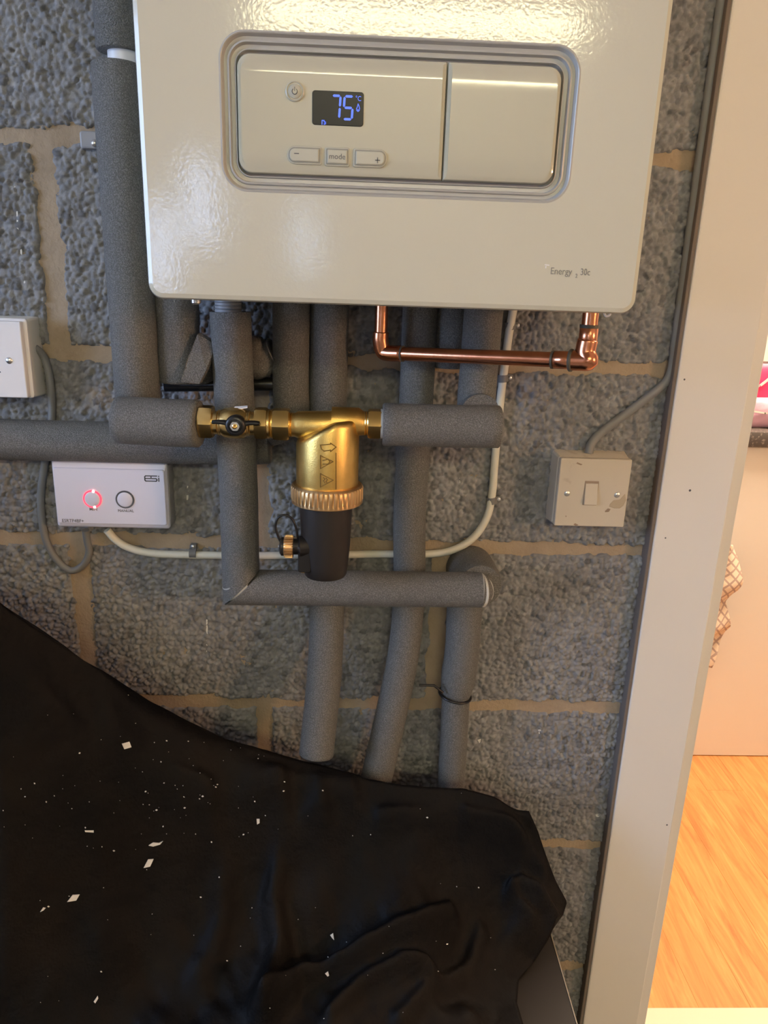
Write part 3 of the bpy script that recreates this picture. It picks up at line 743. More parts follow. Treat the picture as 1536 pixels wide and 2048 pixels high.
# dark lagged pipe seen behind copper bar
g = run('shaded lagged pipe close under the boiler behind the copper bar')
pX = at(905, 660, .03)
tube('lagging', [(pX[0], -.026, BZ0+.012), (pX[0], -.026, zpx(905, 735, .026))], .0200, LG, g, bev=.001)
# lower right pipe with cable tie
g = run('lower right lagged pipe strapped with a black cable tie')
tube('lagging', smooth_path(pts([(930, 1185, .034), (925, 1290, .034), (917, 1350, .034), (912, 1386, .034)]), 6), [.0218]*10+[.0222-.0030*(k/8.)**2 for k in range(9)], LG, g, bev=.001)
tube('lagging', smooth_path(pts([(912, 1386, .034), (907, 1480, .034), (900, 1600, .036), (895, 1660, .04)]), 6), .0180, LG, g, bev=.001)
pT = at(910, 1389, .034)
ring = [(pT[0]+.0203*math.cos(t), -.034-.0203*math.sin(t), pT[2]-.003*math.cos(t)) for t in np.linspace(0, 2*math.pi, 41)]
tube('cable_tie', ring, .0018, M['black_plastic'], g, seg=8, cap=False)
tube('cable_tie_tail', pts([(838, 1370, .052), (868, 1371, .052), (886, 1385, .052)]), .0017, M['black_plastic'], g, seg=8)

# copper condensate bar
cu = thing('copper_pipe', 'bare copper pipe with elbows slung under the boiler front', 'pipe')
c0 = at(768, 706, .062); c1 = at(1150, 721, .165)
cdir = (c1-c0)/np.linalg.norm(c1-c0)
tube('bar', [c0, c1], .0073, M['copper'], cu, seg=32)
cz = at(1160, 721, .168)
top = np.array([at(1178, 660, .168)[0], -.168, BZ0+.012])
el = [c1-cdir*.004, c1+cdir*.006, c1+cdir*.012+np.array([0, 0, .0008]), np.array([top[0]-.001, -.168, c1[2]+.008]), np.array([top[0], -.168, c1[2]+.020])]
tube('elbow', smooth_path(el, 6), .0096, M['copper'], cu, seg=32, bev=.0006)
tube('socket', [c1-cdir*.020, c1-cdir*.001], .0086, M['copper'], cu, seg=32, bev=.0006)
lathe_pts = [c1-cdir*.0055, c1-cdir*.002]
tube('dark_ring', lathe_pts, .0108, M['solder'], cu, seg=28, bev=.0008)
tube('flux_band', [c1-cdir*.0225, c1-cdir*.0205], .0088, M['solder'], cu, seg=28)
tube('riser', [np.array([top[0], -.168, c1[2]+.012]), top], .0075, M['copper'], cu, seg=32)
tube('socket', [np.array([top[0], -.168, c1[2]+.014]), np.array([top[0], -.168, c1[2]+.031])], .0087, M['copper'], cu, seg=32, bev=.0006)
tube('flux_band', [np.array([top[0], -.168, c1[2]+.0305]), np.array([top[0], -.168, c1[2]+.0335])], .0089, M['solder'], cu, seg=28)
tube('elbow', smooth_path([c0+cdir*.022, c0+cdir*.006, c0-cdir*.001+np.array([0, 0, .002]), c0+np.array([-.004, 0, .012]), c0+np.array([-.004, 0, .022])], 6), .0086, M['copper'], cu, seg=28, bev=.0006)
tube('flux_band', [c0+cdir*.022, c0+cdir*.0235], .0085, M['solder'], cu, seg=28)
tube('riser', [c0+np.array([-.004, 0, .018]), np.array([c0[0]-.004, c0[1], BZ0+.012])], .0070, M['copper'], cu, seg=28)

# ------------------------------------------------------------------ brass isolating valve
def hexnut(name, x0, x1, z, d, R, mt, parent, ph=0.0):
    ch = min(.0022, (x1-x0)*.25); V = []; Fc = []
    prof = [(x0, .86), (x0+ch, 1.0), (x1-ch, 1.0), (x1, .86)]
    n = 24
    for (x, s) in prof:
        for k in range(n):
            t = 2*math.pi*k/n
            hexr = R*math.cos(math.pi/6)/math.cos(((t-ph) % (math.pi/3))-math.pi/6)
            q = min(hexr, R*(.93 if s < 1 else .99))
            V.append((x, -d+q*math.cos(t), z+q*math.sin(t)))
    for j in range(3):
        for k in range(n): Fc.append((j*n+k, j*n+(k+1) % n, (j+1)*n+(k+1) % n, (j+1)*n+k))
    Fc.append(tuple(range(n-1, -1, -1))); Fc.append(tuple(3*n+k for k in range(n)))
    return link(name, V, Fc, mt, parent, auto=20)
def xv(u, v=848): return at(u, v, VD)[0]
zv = zpx(470, 846, VD)
va = thing('ball_valve', 'brass isolating valve with black butterfly handle', 'valve')
hexnut('nut', xv(400), xv(427), zpx(412, 843, VD), VD, .0178, M['brass_bright'], va)
hexnut('nut', xv(511), xv(535), zpx(522, 846, VD), VD, .0172, M['brass_bright'], va)
x0, x1 = xv(426), xv(512); Lv = x1-x0
lathe('body', [(.0120, 0), (.0120, .005), (.0132, .006), (.0128, .0068), (.0132, .0076), (.0128, .0084), (.0150, .012), (.0158, .018), (.0158, Lv-.018), (.0150, Lv-.012), (.0128, Lv-.0085), (.0132, Lv-.0077), (.0128, Lv-.0068), (.0132, Lv-.006), (.0120, Lv-.005), (.0120, Lv)], (x0, -VD, zv), 'X', M['brass_bright'], va)
lathe('threaded_collar', [(.0135, 0), (.0150, .001), (.0150, .003), (.0135, .004), (.0150, .005), (.0135, .007)], (xv(534), -VD, zv), 'X', M['brass_bright'], va)
hx, hz = at(471, 851, VD+.022)[0], at(471, 851, VD+.022)[2]
lathe('stem', [(.006, 0), (.006, -.012)], (hx, -VD-.010, hz), 'Y', M['brass_bright'], va, seg=24)
hdl = lathe('handle', [(.0085, .008), (.0100, .006), (.0104, 0), (.0098, -.003), (.0084, -.0042), (.0066, -.0044), (.0060, -.0030), (.0005, -.0030)], (hx, -VD-.021, hz), 'Y', M['black_plastic'], va, seg=40)
for s in (-1, 1):
    w = [(hx+s*.006, -VD-.018, hz+.0005), (hx+s*.012, -VD-.0185, hz+.0022), (hx+s*.0185, -VD-.019, hz+.0026), (hx+s*.0235, -VD-.019, hz+.0022)]
    o = tube('wing', smooth_path(w, 5), [.0048]*4+[.0042-.0001*k for k in range(12)], M['black_plastic'], None, seg=20, flat=.62, bev=.0012); o.parent = hdl
o = hexnut('hex_nut', 0, .0036, 0, 0, .0050, M['steel'], hdl); o.location = (hx, -VD-.0235, hz); o.rotation_euler = (0, 0, -math.pi/2)
o = lathe('screw', [(.0026, 0), (.0026, -.0016), (.0016, -.0022), (.0008, -.0014)], (hx, -VD-.0266, hz), 'Y', M['brass_bright'], None, seg=20); o.parent = hdl
link('white_tag', [tuple(at(*p)) for p in ((465, 819, .128), (495, 814, .128), (495, 811, .124), (470, 813, .124))]+[tuple(at(*p)+np.array([0, 0, -.001])) for p in ((465, 819, .128), (495, 814, .128), (495, 811, .124), (470, 813, .124))], [(0, 1, 2, 3), (7, 6, 5, 4), (0, 4, 5, 1), (1, 5, 6, 2), (2, 6, 7, 3), (3, 7, 4, 0)], M['white_plastic'], va)

# ------------------------------------------------------------------ brass magnetic filter
ma = thing('magnetic_filter', 'brass magnetic heating filter with dark brown pot', 'filter')
xF = at(655, 920, VD)[0]; RB = .0322
ztop = zpx(655, 836, VD); zlow = zpx(600, 874, VD); zcol = zpx(655, 968, VD); zcb = zpx(655, 1004, VD); zpot = zpx(648, 1150, VD)
seg = 64; V = []; Fc = []
def cut(x):
    t = np.clip((x+RB*.92)/(RB*1.25), 0, 1); return zlow+(ztop-zlow)*t
levels = [0, 1, 2, 3, 4, 5]
for j in levels:
    for k in range(seg):
        t = 2*math.pi*k/seg; c, s = math.cos(t), math.sin(t)
        zt = cut(RB*c)
        rad, z = [(RB*.985, zcol-.004), (RB, zcol+.004), (RB, zt-.006), (RB*.965, zt-.0022), (RB*.90, zt-.0002), (RB*.80, cut(RB*c*.8)+.0003)][j]
        V.append((xF+rad*c, -VD+rad*s, z))
for j in range(len(levels)-1):
    for k in range(seg): Fc.append((j*seg+k, j*seg+(k+1) % seg, (j+1)*seg+(k+1) % seg, (j+1)*seg+k))
V.append((xF, -VD, cut(0)+.0003)); c_ = len(V)-1
for k in range(seg): Fc.append(((len(levels)-1)*seg+k, (len(levels)-1)*seg+(k+1) % seg, c_))
Fc.append(tuple(range(seg-1, -1, -1)))
body = link('brass_body', V, Fc, M['brass'], ma, auto=40)
zn = zpx(570, 849, VD)
tube('inlet', [(xv(578), -VD, zn), (xv(590), -VD, zn), (xv(596), -VD, zn), (xF-.004, -VD, zn+.0008), (xF+.018, -VD, zn+.004)], [.0120, .0122, .0138, .0142, .0120], M['brass'], ma, seg=40)
tube('inlet_thread', [(xv(572), -VD, zn), (xv(576), -VD, zn), (xv(580), -VD, zn), (xv(584), -VD, zn)], [.0118, .0128, .0118, .0128], M['brass_bright'], ma, seg=32)
hexnut('nut', xv(547), xv(579), zpx(563, 848, VD), VD, .0175, M['brass_bright'], ma)
zo = zpx(740, 847, VD)
tube('outlet', [(xF+.004, -VD, zo+.001), (xF+.030, -VD, zo+.001), (xv(724), -VD, zo), (xv(736), -VD, zo)], [.0150, .0148, .0125, .0118], M['brass'], ma, seg=40)
tube('outlet_thread', [(xv(728), -VD, zo), (xv(731), -VD, zo), (xv(733), -VD, zo), (xv(736), -VD, zo)], [.0118, .0128, .0118, .0128], M['brass_bright'], ma, seg=32)
hexnut('nut', xv(736), xv(762), zo, VD, .0163, M['brass_bright'], ma)
tube('compression_ring', [(xv(761), -VD, zo), (xv(767), -VD, zo)], .0150, M['foam_core'], ma, seg=32)
nr = 46
lathe('collar', [(.0315, zcol+.0015), (.0352, zcol+.0012), (.0370, zcol-.0008), (.0378, zcol-.0026), (.0378, zcb+.0055), (.0372, zcb+.0042), (.0372, zcb+.0012), (.0352, zcb), (.0300, zcb)], (xF, -VD, 0), 'Z', M['brass_ring'], ma, seg=nr*6,
      rmod=lambda r, j, k: r-(.0012 if (k % 6) < 2 and j in (3, 4) else 0), auto=25)
hp = zcb-zpot
lathe('pot', [(.0275, zcb+.001), (.0275, zcb-.004), (.0272, zcb-.018), (.0270, zcb-.30*hp), (.0262, zcb-.55*hp), (.0243, zcb-.82*hp), (.0232, zcb-.95*hp), (.0218, zcb-.985*hp), (.0190, zpot), (.002, zpot)], (xF-.001, -VD, 0), 'Z', M['pot'], ma, seg=64, auto=35)
# drain port with knurled cap and tether
pc = at(578, 1093, VD+.012); yD = -VD-.012
tube('drain_neck', [(pc[0]+.004, yD, pc[2]), (pc[0]+.010, yD, pc[2]), (pc[0]+.0105, yD, pc[2]), (xF-.018, yD+.004, pc[2])], [.0085, .0085, .0115, .0125], M['black_plastic'], ma, seg=28)
slab('drain_block', pc[0]+.010, xF-.016, zpx(605, 1140, VD+.012), pc[2]+.006, .002, VD-.002, VD+.020, M['black_plastic'], ma)
capo = lathe('drain_cap', [(.0085, -.0055), (.0112, -.0048), (.0124, -.0030), (.0124, .0034), (.0112, .0046), (.0085, .0048)], (pc[0], yD, pc[2]), 'X', M['brass_ring'], ma, seg=26*6, rmod=lambda r, j, k: r-(.0015 if (k % 6) < 3 and j in (2, 3) else 0), auto=25)
o = lathe('cap_cover', [(.0100, .0002), (.0100, -.0022), (.0075, -.0040), (.003, -.0046)], (pc[0]-.0055, yD, pc[2]), 'X', M['black_plastic'], None, seg=28); o.parent = capo
o = lathe('rivet', [(.0016, 0), (.0013, -.0012), (.0003, -.0016)], (pc[0]-.0100, yD, pc[2]), 'X', M['steel'], None, seg=14); o.parent = capo
tube('tether', smooth_path(pts([(566, 1094, VD+.012), (556, 1072, VD+.014), (551, 1052, VD+.014), (556, 1036, VD+.014), (570, 1030, VD+.014), (584, 1038, VD+.014), (592, 1056, VD+.014), (595, 1074, VD+.012), (598, 1090, VD+.008)]), 6), .0013, M['black_plastic'], ma, seg=10)
p = at(606, 1141, VD+.016); lathe('drain_screw', [(.0032, .002), (.0032, -.0014), (.002, -.0022)], (p[0], p[1], p[2]), 'Z', M['brass_bright'], ma, seg=18)
# cast symbols on the brass body
def on_body(x, z, h): 
    a = (x-xF)/RB; r = RB+h-.0002
    return (xF+r*math.sin(a), -VD-r*math.cos(a), z)
def bp(u, v):
    # pixel to unrolled body coordinates
    k = ray(u, v); o2 = CAM[:2]-np.array([xF, -VD]); d2 = k[:2]
    A = d2@d2; B = 2*o2@d2; C = o2@o2-RB*RB; t = (-B-math.sqrt(max(B*B-4*A*C, 0)))/(2*A); P = CAM+k*t
    return (xF+RB*math.atan2(P[0]-xF, -(P[1]+VD)), P[2])
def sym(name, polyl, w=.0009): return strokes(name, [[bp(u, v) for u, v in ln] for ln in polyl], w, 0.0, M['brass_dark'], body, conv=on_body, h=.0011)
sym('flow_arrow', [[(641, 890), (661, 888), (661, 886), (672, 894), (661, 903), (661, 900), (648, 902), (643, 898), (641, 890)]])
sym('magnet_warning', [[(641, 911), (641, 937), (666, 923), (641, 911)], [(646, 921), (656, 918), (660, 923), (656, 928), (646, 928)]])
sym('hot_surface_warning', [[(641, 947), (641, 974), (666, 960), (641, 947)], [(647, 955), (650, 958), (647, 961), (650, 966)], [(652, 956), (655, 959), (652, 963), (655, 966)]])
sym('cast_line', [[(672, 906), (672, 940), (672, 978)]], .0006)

# ------------------------------------------------------------------ cables
def cable(name, label, seq, r, mt, flat=1.0):
    o = tube(name, smooth_path(pts(seq), 8), r, mt, None, seg=16, flat=flat)
    return tag(o, label, 'cable')
cable('cable', 'cream white cable curving from the receiver up to the boiler',
      [(214, 1060, .016), (232, 1080, .012), (262, 1097, .010), (310, 1107, .009), (400, 1110, .009), (520, 1111, .009), (640, 1110, .009), (760, 1108, .009), (860, 1108, .009), (910, 1098, .010), (948, 1074, .010), (973, 1036, .010), (984, 990, .010), (989, 930, .010), (995, 860, .010), (1002, 790, .010), (1009, 735, .010), (1016, 680, .010), (1027, 615, .012)], .0047, M['cable_white'])
cable('cable', 'grey cable looping from the square box down to the receiver',
      [(62, 693, .016), (74, 699, .014), (88, 715, .0085), (98, 748, .0085), (103, 790, .0085), (104, 835, .0075), (96, 890, .0065), (89, 930, .0085), (82, 985, .0085), (84, 1040, .0085), (94, 1085, .0085), (116, 1122, .0085), (142, 1141, .0085), (166, 1130, .0085), (178, 1105, .0085), (174, 1080, .010), (171, 1060, .014)], .0043, M['cable_grey'])
cable('cable', 'flat grey twin cable rising from the light switch to the door casing',
      [(1177, 908, .016), (1184, 886, .012), (1206, 862, .009), (1250, 829, .008), (1300, 791, .008), (1330, 766, .008), (1343, 740, .008), (1350, 690, .008), (1366, 570, .008), (1402, 300, .008), (1443, 0, .008), (1477, -250, .008)], .0052, M['cable_grey'], flat=.8)
def clip(u, v, ang, label):
    p = at(u, v, .010); t = thing('cable_clip', label, 'cable clip', 'cable clips on the white cable', loc=(p[0], 0, p[2]))
    c, s = math.cos(ang), math.sin(ang)
    arch = []
    for k in range(9):
        a = math.pi*k/8; arch.append((.0066*math.cos(a), -.0075-.0075*math.sin(a)))
    arch = [(.0066, -.002)]+arch+[(-.0066, -.002)]
    V = []; n = len(arch)
    for w in (-.0042, .0042):
        for sc_ in (1.0, .70):
            for (a, y) in arch:
                aa = a*sc_; yy = -.002+(y+.002)*(.9 if sc_ < 1 else 1)
                V.append((aa*c-w*s, yy, aa*s+w*c))
    f = []
    for k in range(n-1):
        f += [(k, k+1, 2*n+k+1, 2*n+k), (n+k+1, n+k, 3*n+k, 3*n+k+1), (k+1, k, n+k, n+k+1), (2*n+k, 2*n+k+1, 3*n+k+1, 3*n+k)]
    o = link('saddle', V, f, M['clip_grey'], t, auto=40)
    o = lathe('pin', [(.0022, .003), (.0022, -.0095), (.0012, -.0102)], (.0085*c, 0, .0085*s), 'Y', M['steel'], t, seg=12)
    o = slab('pin_lug', .0060, .0108, -.004, .004, .001, .001, .009, M['clip_grey'], t, bev=.0006); o.rotation_euler = (0, -ang, 0)
clip(386, 1107, math.pi/2, 'grey cable clip on the low white cable near the receiver')
clip(984, 1001, .17, 'grey cable clip on the white cable bend left of the switch')
clip(1006, 757, .10, 'grey cable clip on the white cable just under the copper bar')
clip(1021, 652, .12, 'grey cable clip on the white cable above the copper bar')

# small bracket with a bright screw
br = thing('wall_bracket', 'small dark metal bracket with bright screw left of the tall pipe', 'bracket', loc=tuple(at(182, 284, 0)))
p = at(181, 283, .010)
local(slab('plate', p[0]-.011, p[0]+.011, p[2]-.007, p[2]+.010, .003, .002, .011, M['side_grey'], None, bev=.002), br)
p = at(188, 286, .014); local(lathe('screw', [(.0036, .004), (.0036, -.001), (.002, -.0026), (.0004, -.0030)], (p[0], -.012, p[2]), 'Y', M['steel'], None, seg=20), br)

# ------------------------------------------------------------------ heating receiver
p = [at(u, v, .032) for u, v in ((101, 919), (333, 929), (338, 1061), (113, 1052))]
rx0, rx1 = (p[0][0]+p[3][0])/2, (p[1][0]+p[2][0])/2; rz1, rz0 = (p[0][2]+p[1][2])/2, (p[2][2]+p[3][2])/2
cxr, czr = (rx0+rx1)/2, (rz0+rz1)/2
re = thing('heating_receiver', 'white wireless heating receiver with red lit ring', 'receiver', loc=(cxr, 0, czr))
wr, hr = rx1-rx0, rz1-rz0
def RX(u, v): q = at(u, v, .034); return (q[0]-cxr, q[2]-czr)
slab('back_box', -wr/2+.002, wr/2+.001, -hr/2+.001, hr/2-.002, .003, .0, .026, M['side_grey'], re, bev=.001)
P0 = (-wr/2, wr/2, -hr/2, hr/2)
rr_loft('front_plate', [(rr(P0[0], P0[1], P0[2], P0[3], .003), .024), (rr(P0[0], P0[1], P0[2], P0[3], .003), .0285), (rr(P0[0]+.001, P0[1]-.001, P0[2]+.002, P0[3]-.002, .003), .0305),
        (rr(P0[0]+.002, P0[1]-.002, P0[2]+.0050, P0[3]-.0075, .003), .0318), (rr(P0[0]+.0022, P0[1]-.0022, P0[2]+.0056, P0[3]-.0082, .003), .0335), (rr(P0[0]+.003, P0[1]-.003, P0[2]+.0064, P0[3]-.0090, .003), .0340)], M['lilac_white'], re, auto=14)
def ringbutton(u, v, mt, nm):
    x, z = RX(u, v)
    o = lathe(nm, [(.0089, .001), (.0089, -.0006), (.0096, -.0010), (.0104, -.0010), (.0108, -.0004), (.0108, .001)], (x, -.0340, z), 'Y', mt, re, seg=48)
    c = lathe('button_face', [(.0088, .001), (.0088, -.0010), (.0078, -.0016), (.002, -.0016)], (x, -.0340, z), 'Y', M['lilac_white'], re, seg=48)
    return x, z, o
x, z, o = ringbutton(185, 998, M['led'], 'lit_ring')
for ang in (78, -78):
    h = lathe('lit_spot', [(.0016, .0), (.0014, -.0006), (.0003, -.0008)], (x+.0098*math.cos(math.radians(ang)), -.0350, z+.0098*math.sin(math.radians(ang))), 'Y', M['led_hot'], None, seg=14); h.parent = o
ringbutton(250, 999, M['print'], 'dark_ring')
x, z = RX(187, 1021); lettering('lettering', 'MIN', .0052, x, z, .0340, M['print_dim'], re, 'CENTER', bold=.00008)
x, z = RX(252, 1024); lettering('lettering', 'MANUAL', .0046, x, z, .0340, M['print'], re, 'CENTER')
x, z = RX(124, 1044); lettering('lettering', 'ESRTP4BF+', .0056, x, z, .0340, M['print'], re, 'LEFT', sx=.96)
# brand emblem: rounded E S i strokes
x, z = RX(290, 962); w = .0066; h = .0062
E_ = [[(x+w, z+h), (x+.001, z+h), (x, z+h-.001), (x, z+.001), (x+.001, z), (x+w, z)], [(x, z+h/2), (x+w, z+h/2)]]
x2 = x+w+.0006
S_ = [[(x2+w, z+h), (x2+.0006, z+h)], [(x2+.0006, z+h/2), (x2+w-.001, z+h/2), (x2+w, z+h/2-.001), (x2+w, z+.001), (x2+w-.001, z), (x2, z)], [(x2, z+h), (x2, z+h/2+.0004)]]
x3 = x2+w+.0022
strokes('emblem', E_+S_+[[(x3, z), (x3, z+h*.62)], [(x3, z+h), (x3, z+h-.0004)]], .0013, .0339, M['print'], re)

# ------------------------------------------------------------------ light switch and junction box
sw = thing('light_switch', 'stained cream square light switch on the wall right', 'switch', loc=tuple(at(1185, 985, 0)))
sx0, sx1, sz0, sz1 = .5772, .6612, .0430, .1256
local(rr_loft('back_box', [(rr(sx0-.002, sx1+.004, sz0-.003, sz1+.003, .003), .0), (rr(sx0-.001, sx1, sz0, sz1, .003), .031), (rr(sx0, sx1-.001, sz0+.001, sz1-.001, .003), .032)], M['aged_plastic'], None, auto=40), sw)
local(slab('face_plate', sx0, sx1, sz0, sz1, .0015, .0335, .0405, M['aged_plastic'], None, bev=.0012), sw)
q = [at(u, v, .041) for u, v in ((1170, 968), (1200, 1008))]
xa, xb, zt, zb_ = q[0][0]+.001, q[0][0]+.0155, q[0][2]+.001, q[1][2]-.001
rk = MB(); v = [(xa, -.0405, zb_), (xb, -.0405, zb_), (xb, -.0405, zt), (xa, -.0405, zt), (xa, -.0442, zb_+.0006), (xb, -.0442, zb_+.0006), (xb, -.0412, zt-.001), (xa, -.0412, zt-.001)]
rk.add(v, [(4, 5, 6, 7), (0, 1, 5, 4), (1, 2, 6, 5), (2, 3, 7, 6), (3, 0, 4, 7)])
local(rk.build('rocker', M['aged_plastic'], None), sw)
local(slab('rocker_slot', xa-.0012, xb+.001, zb_-.0010, zt+.0026, .0008, .0400, .0407, M['grime'], None, bev=.0002), sw)
for u, v in ((1134, 987), (1234, 990)):
    q = at(u, v, .0405); s_ = lathe('screw', [(.0034, .001), (.0034, -.0004), (.0022, -.0012), (.0004, -.0014)], (q[0], -.0405, q[2]), 'Y', M['steel'], None, seg=20); local(s_, sw)
for poly in ([(1218, 1008), (1226, 1000), (1240, 998), (1252, 985), (1254, 1000), (1248, 1012), (1240, 1018), (1228, 1018), (1216, 1014)], [(1209, 1022), (1216, 1016), (1222, 1018), (1218, 1024), (1210, 1025)], [(1150, 1046), (1158, 1050), (1152, 1052), (1146, 1049)], [(1154, 924), (1166, 929), (1162, 931), (1152, 927)], [(1131, 1031), (1133, 1031), (1133, 1034), (1131, 1034)]):
    o = flake('stain', px_poly(poly, .0405), .0403, .0004, M['grime'] if len(poly) < 7 else M['grime_light'], None); local(o, sw)
jb = thing('junction_box', 'white square blank plate box at the left frame edge', 'electrical box', loc=tuple(at(10, 715, 0)))
jx1 = -.0245; jx0 = jx1-.088; jz0, jz1 = .1785, .2606
local(rr_loft('back_box', [(rr(jx0-.003, jx1+.0045, jz0-.002, jz1+.004, .003), 0), (rr(jx0-.001, jx1+.0035, jz0-.001, jz1+.002, .003), .031), (rr(jx0, jx1+.0025, jz0, jz1+.001, .003), .0325)], M['box_grey'], None, auto=40), jb)
local(rr_loft('rim', [(rr(jx0-.001, jx1+.0037, jz0-.0008, jz1+.0026, .003), .0315), (rr(jx0-.001, jx1+.0037, jz0-.0008, jz1+.0026, .003), .0345), (rr(jx0, jx1+.0027, jz0, jz1+.0016, .003), .0352)], M['white_plastic'], None, auto=40), jb)
local(slab('face_plate', jx0, jx1, jz0, jz1, .0015, .036, .0425, M['white_plastic'], None, bev=.0012), jb)
q = at(18, 721, .0425); local(lathe('screw', [(.0036, .001), (.0036, -.0004), (.0024, -.0014), (.0004, -.0018)], (q[0], -.0425, q[2]), 'Y', M['steel'], None, seg=20), jb)
local(lathe('screw', [(.0036, .001), (.0036, -.0004), (.0024, -.0014), (.0004, -.0018)], (q[0]-.060, -.0425, q[2]), 'Y', M['steel'], None, seg=20), jb)
q = at(0, 744, .0425); local(lathe('dark_mark', [(.0010, 0), (.0008, -.0003)], (q[0], -.0424, q[2]), 'Y', M['print'], None, seg=10), jb)

# ------------------------------------------------------------------ covered cabinet under a black sheet
CZ = -.515; CX1 = .6159
cbx = thing('low_cupboard', 'dark brown low cupboard under the black dust sheet', 'cupboard', loc=(-.2, -.3, FLOOR))
local(bbox('body', -1.0, CX1-.004, -.58, -.02, FLOOR+.0005, CZ-.020, M['panel_dark'], None, bev=.002), cbx)
local(bbox('top_panel', -1.01, CX1-.0015, -.60, -.014, CZ-.0195, CZ, M['panel_dark'], None, bev=.0008, seg=1), cbx)
local(bbox('edge_strip', CX1-.0015, CX1, -.60, -.014, CZ-.019, CZ+.0003, M['panel_edge'], None, bev=.0003, seg=1), cbx)
_ep = [(0, 1218, .200), (150, 1310, .165), (300, 1408, .130), (450, 1484, .105), (600, 1526, .095), (700, 1552, .092), (800, 1572, .090), (930, 1578, .085), (1000, 1596, .085), (1058, 1622, .085)]
EP = np.array([(-1.0, .24, .18), (-.42, .27, .16), (-.20, .25, .08)]+[(p[0], q[2], p[2]) for q in _ep for p in [at(*q)]])  # out-of-view left hump, raised to block window light from the wall
HEM = np.array([(d, at(u, v, d)[0], at(u, v, d)[2]) for u, v, d in ((1058, 1622, .085), (1076, 1662, .090), (1092, 1712, .098), (1112, 1765, .108), (1134, 1806, .118), (1126, 1832, .128), (1106, 1866, .138))]+[(.150, .580, -.502), (.170, .556, -.508), (.20, .548, -.510), (.30, .556, -.510), (.63, .56, -.510)])
def sheet_base(X, d):
    d0 = np.interp(X, EP[:, 0], EP[:, 1]); Z0 = np.interp(X, EP[:, 0], EP[:, 2])
    t = np.clip(d-d0, 0, None)
    r_ = np.clip((X-.36)/.18, 0, 1); r_ = r_*r_*(3-2*r_)
    low = (-.430-.22*np.clip(d-.08, 0, .6))*(1-r_)+(CZ+.006)*r_
    Ld = .062*(1-r_)+.040*r_
    Z = low+(Z0-np.minimum(low, Z0))*np.exp(-(t/Ld)**1.25)
    rim = np.interp(d, HEM[:, 0], HEM[:, 2]); xr = np.interp(d, HEM[:, 0], HEM[:, 1])
    sl = np.clip((X-xr+.05)/.05, 0, 1); sl = sl*sl*(3-2*sl)
    Z = Z*(1-sl)+rim*sl
    return np.maximum(Z, CZ+.003)
def on_sheet(u, v):
    k = ray(u, v); t = .3
    for _ in range(4000):
        P = CAM+k*t
        if -P[1] < np.interp(P[0], EP[:, 0], EP[:, 1]) or P[2] < sheet_base(np.array(P[0]), np.array(-P[1])): break
        t += .0005
    return P[0], -P[1]
ridges = [([(-40, 1350), (40, 1430), (110, 1520), (180, 1585), (260, 1625), (350, 1650), (450, 1655), (560, 1640)], .036, .013),
          ([(230, 1500), (330, 1530), (450, 1565), (560, 1590), (700, 1600)], .020, .012),
          ([(420, 1690), (450, 1760), (440, 1860), (400, 1960)], .018, .014),
          ([(640, 1660), (560, 1720), (545, 1820), (560, 1900), (520, 2040)], .026, .012),
          ([(1040, 1690), (960, 1650), (880, 1640), (760, 1650)], .012, .007),
          ([(1085, 1755), (1060, 1715), (1010, 1680), (930, 1660)], .015, .006),
          ([(530, 2040), (600, 1960), (700, 1930), (820, 1890), (900, 1850)], .026, .009),
          ([(660, 2040), (720, 1980), (800, 1950), (860, 1960)], .018, .008),
          ([(1110, 1850), (1080, 1815), (1040, 1785), (1015, 1800)], .018, .006),
          ([(1060, 1860), (1035, 1830), (1020, 1800)], .014, .005),
          ([(800, 2040), (860, 1990), (940, 1940), (960, 1880)], .015, .009)]
nd = 150
fr_ = np.concatenate([np.linspace(0, .5, 40), np.linspace(.505, 1, 205)])
tt = np.concatenate([np.linspace(0, .34, 110), np.linspace(.345, 1, 40)])[None, :]
SX = -1.06+(1.06+EP[-1, 0])*np.repeat(fr_[:, None], nd, 1)
for _ in range(6):
    d0 = np.interp(SX[:, :1], EP[:, 0], EP[:, 1])
    SD = d0+(.63-d0)*tt
    xr = np.interp(SD, HEM[:, 0], HEM[:, 1])
    SX = -1.06+(1.06+xr)*fr_[:, None]
    SX[:, 0] = -1.06+(1.06+EP[-1, 0])*fr_
SXw = SX
SZ = sheet_base(SX, SD)
for pl, hh, ww in ridges:
    Q = np.array([on_sheet(u, v) for u, v in pl]); best = np.full(SX.shape, 9.)
    for a, b in zip(Q[:-1], Q[1:]):
        ab = b-a; L2 = max(ab@ab, 1e-9)
        t = np.clip(((SX-a[0])*ab[0]+(SD-a[1])*ab[1])/L2, 0, 1)
        best = np.minimum(best, np.hypot(SX-a[0]-t*ab[0], SD-a[1]-t*ab[1]))
    SZ = SZ+hh*np.exp(-(best/ww)**2)
am = np.clip((SD-d0)/.03, .22, 1)
am = am*np.clip((xr-SX)/.03, .15, 1)
SZ = SZ+am*(.036*(value_noise(SX+3, SD*1.2+3+.4*SX, .085, 61)-.5)+.020*(value_noise(SX+3+.5*SD, SD+3, .036, 62)-.5)+.005*(value_noise(SX+3, SD+3-.6*SX, .015, 63)-.5))
SZ = np.maximum(SZ, CZ+.0035+.003*value_noise(SX+3, SD+3, .02, 64))
front = np.clip((SD-.60)/.03, 0, 1)
SZ = SZ*(1-front)+front*(-.78)
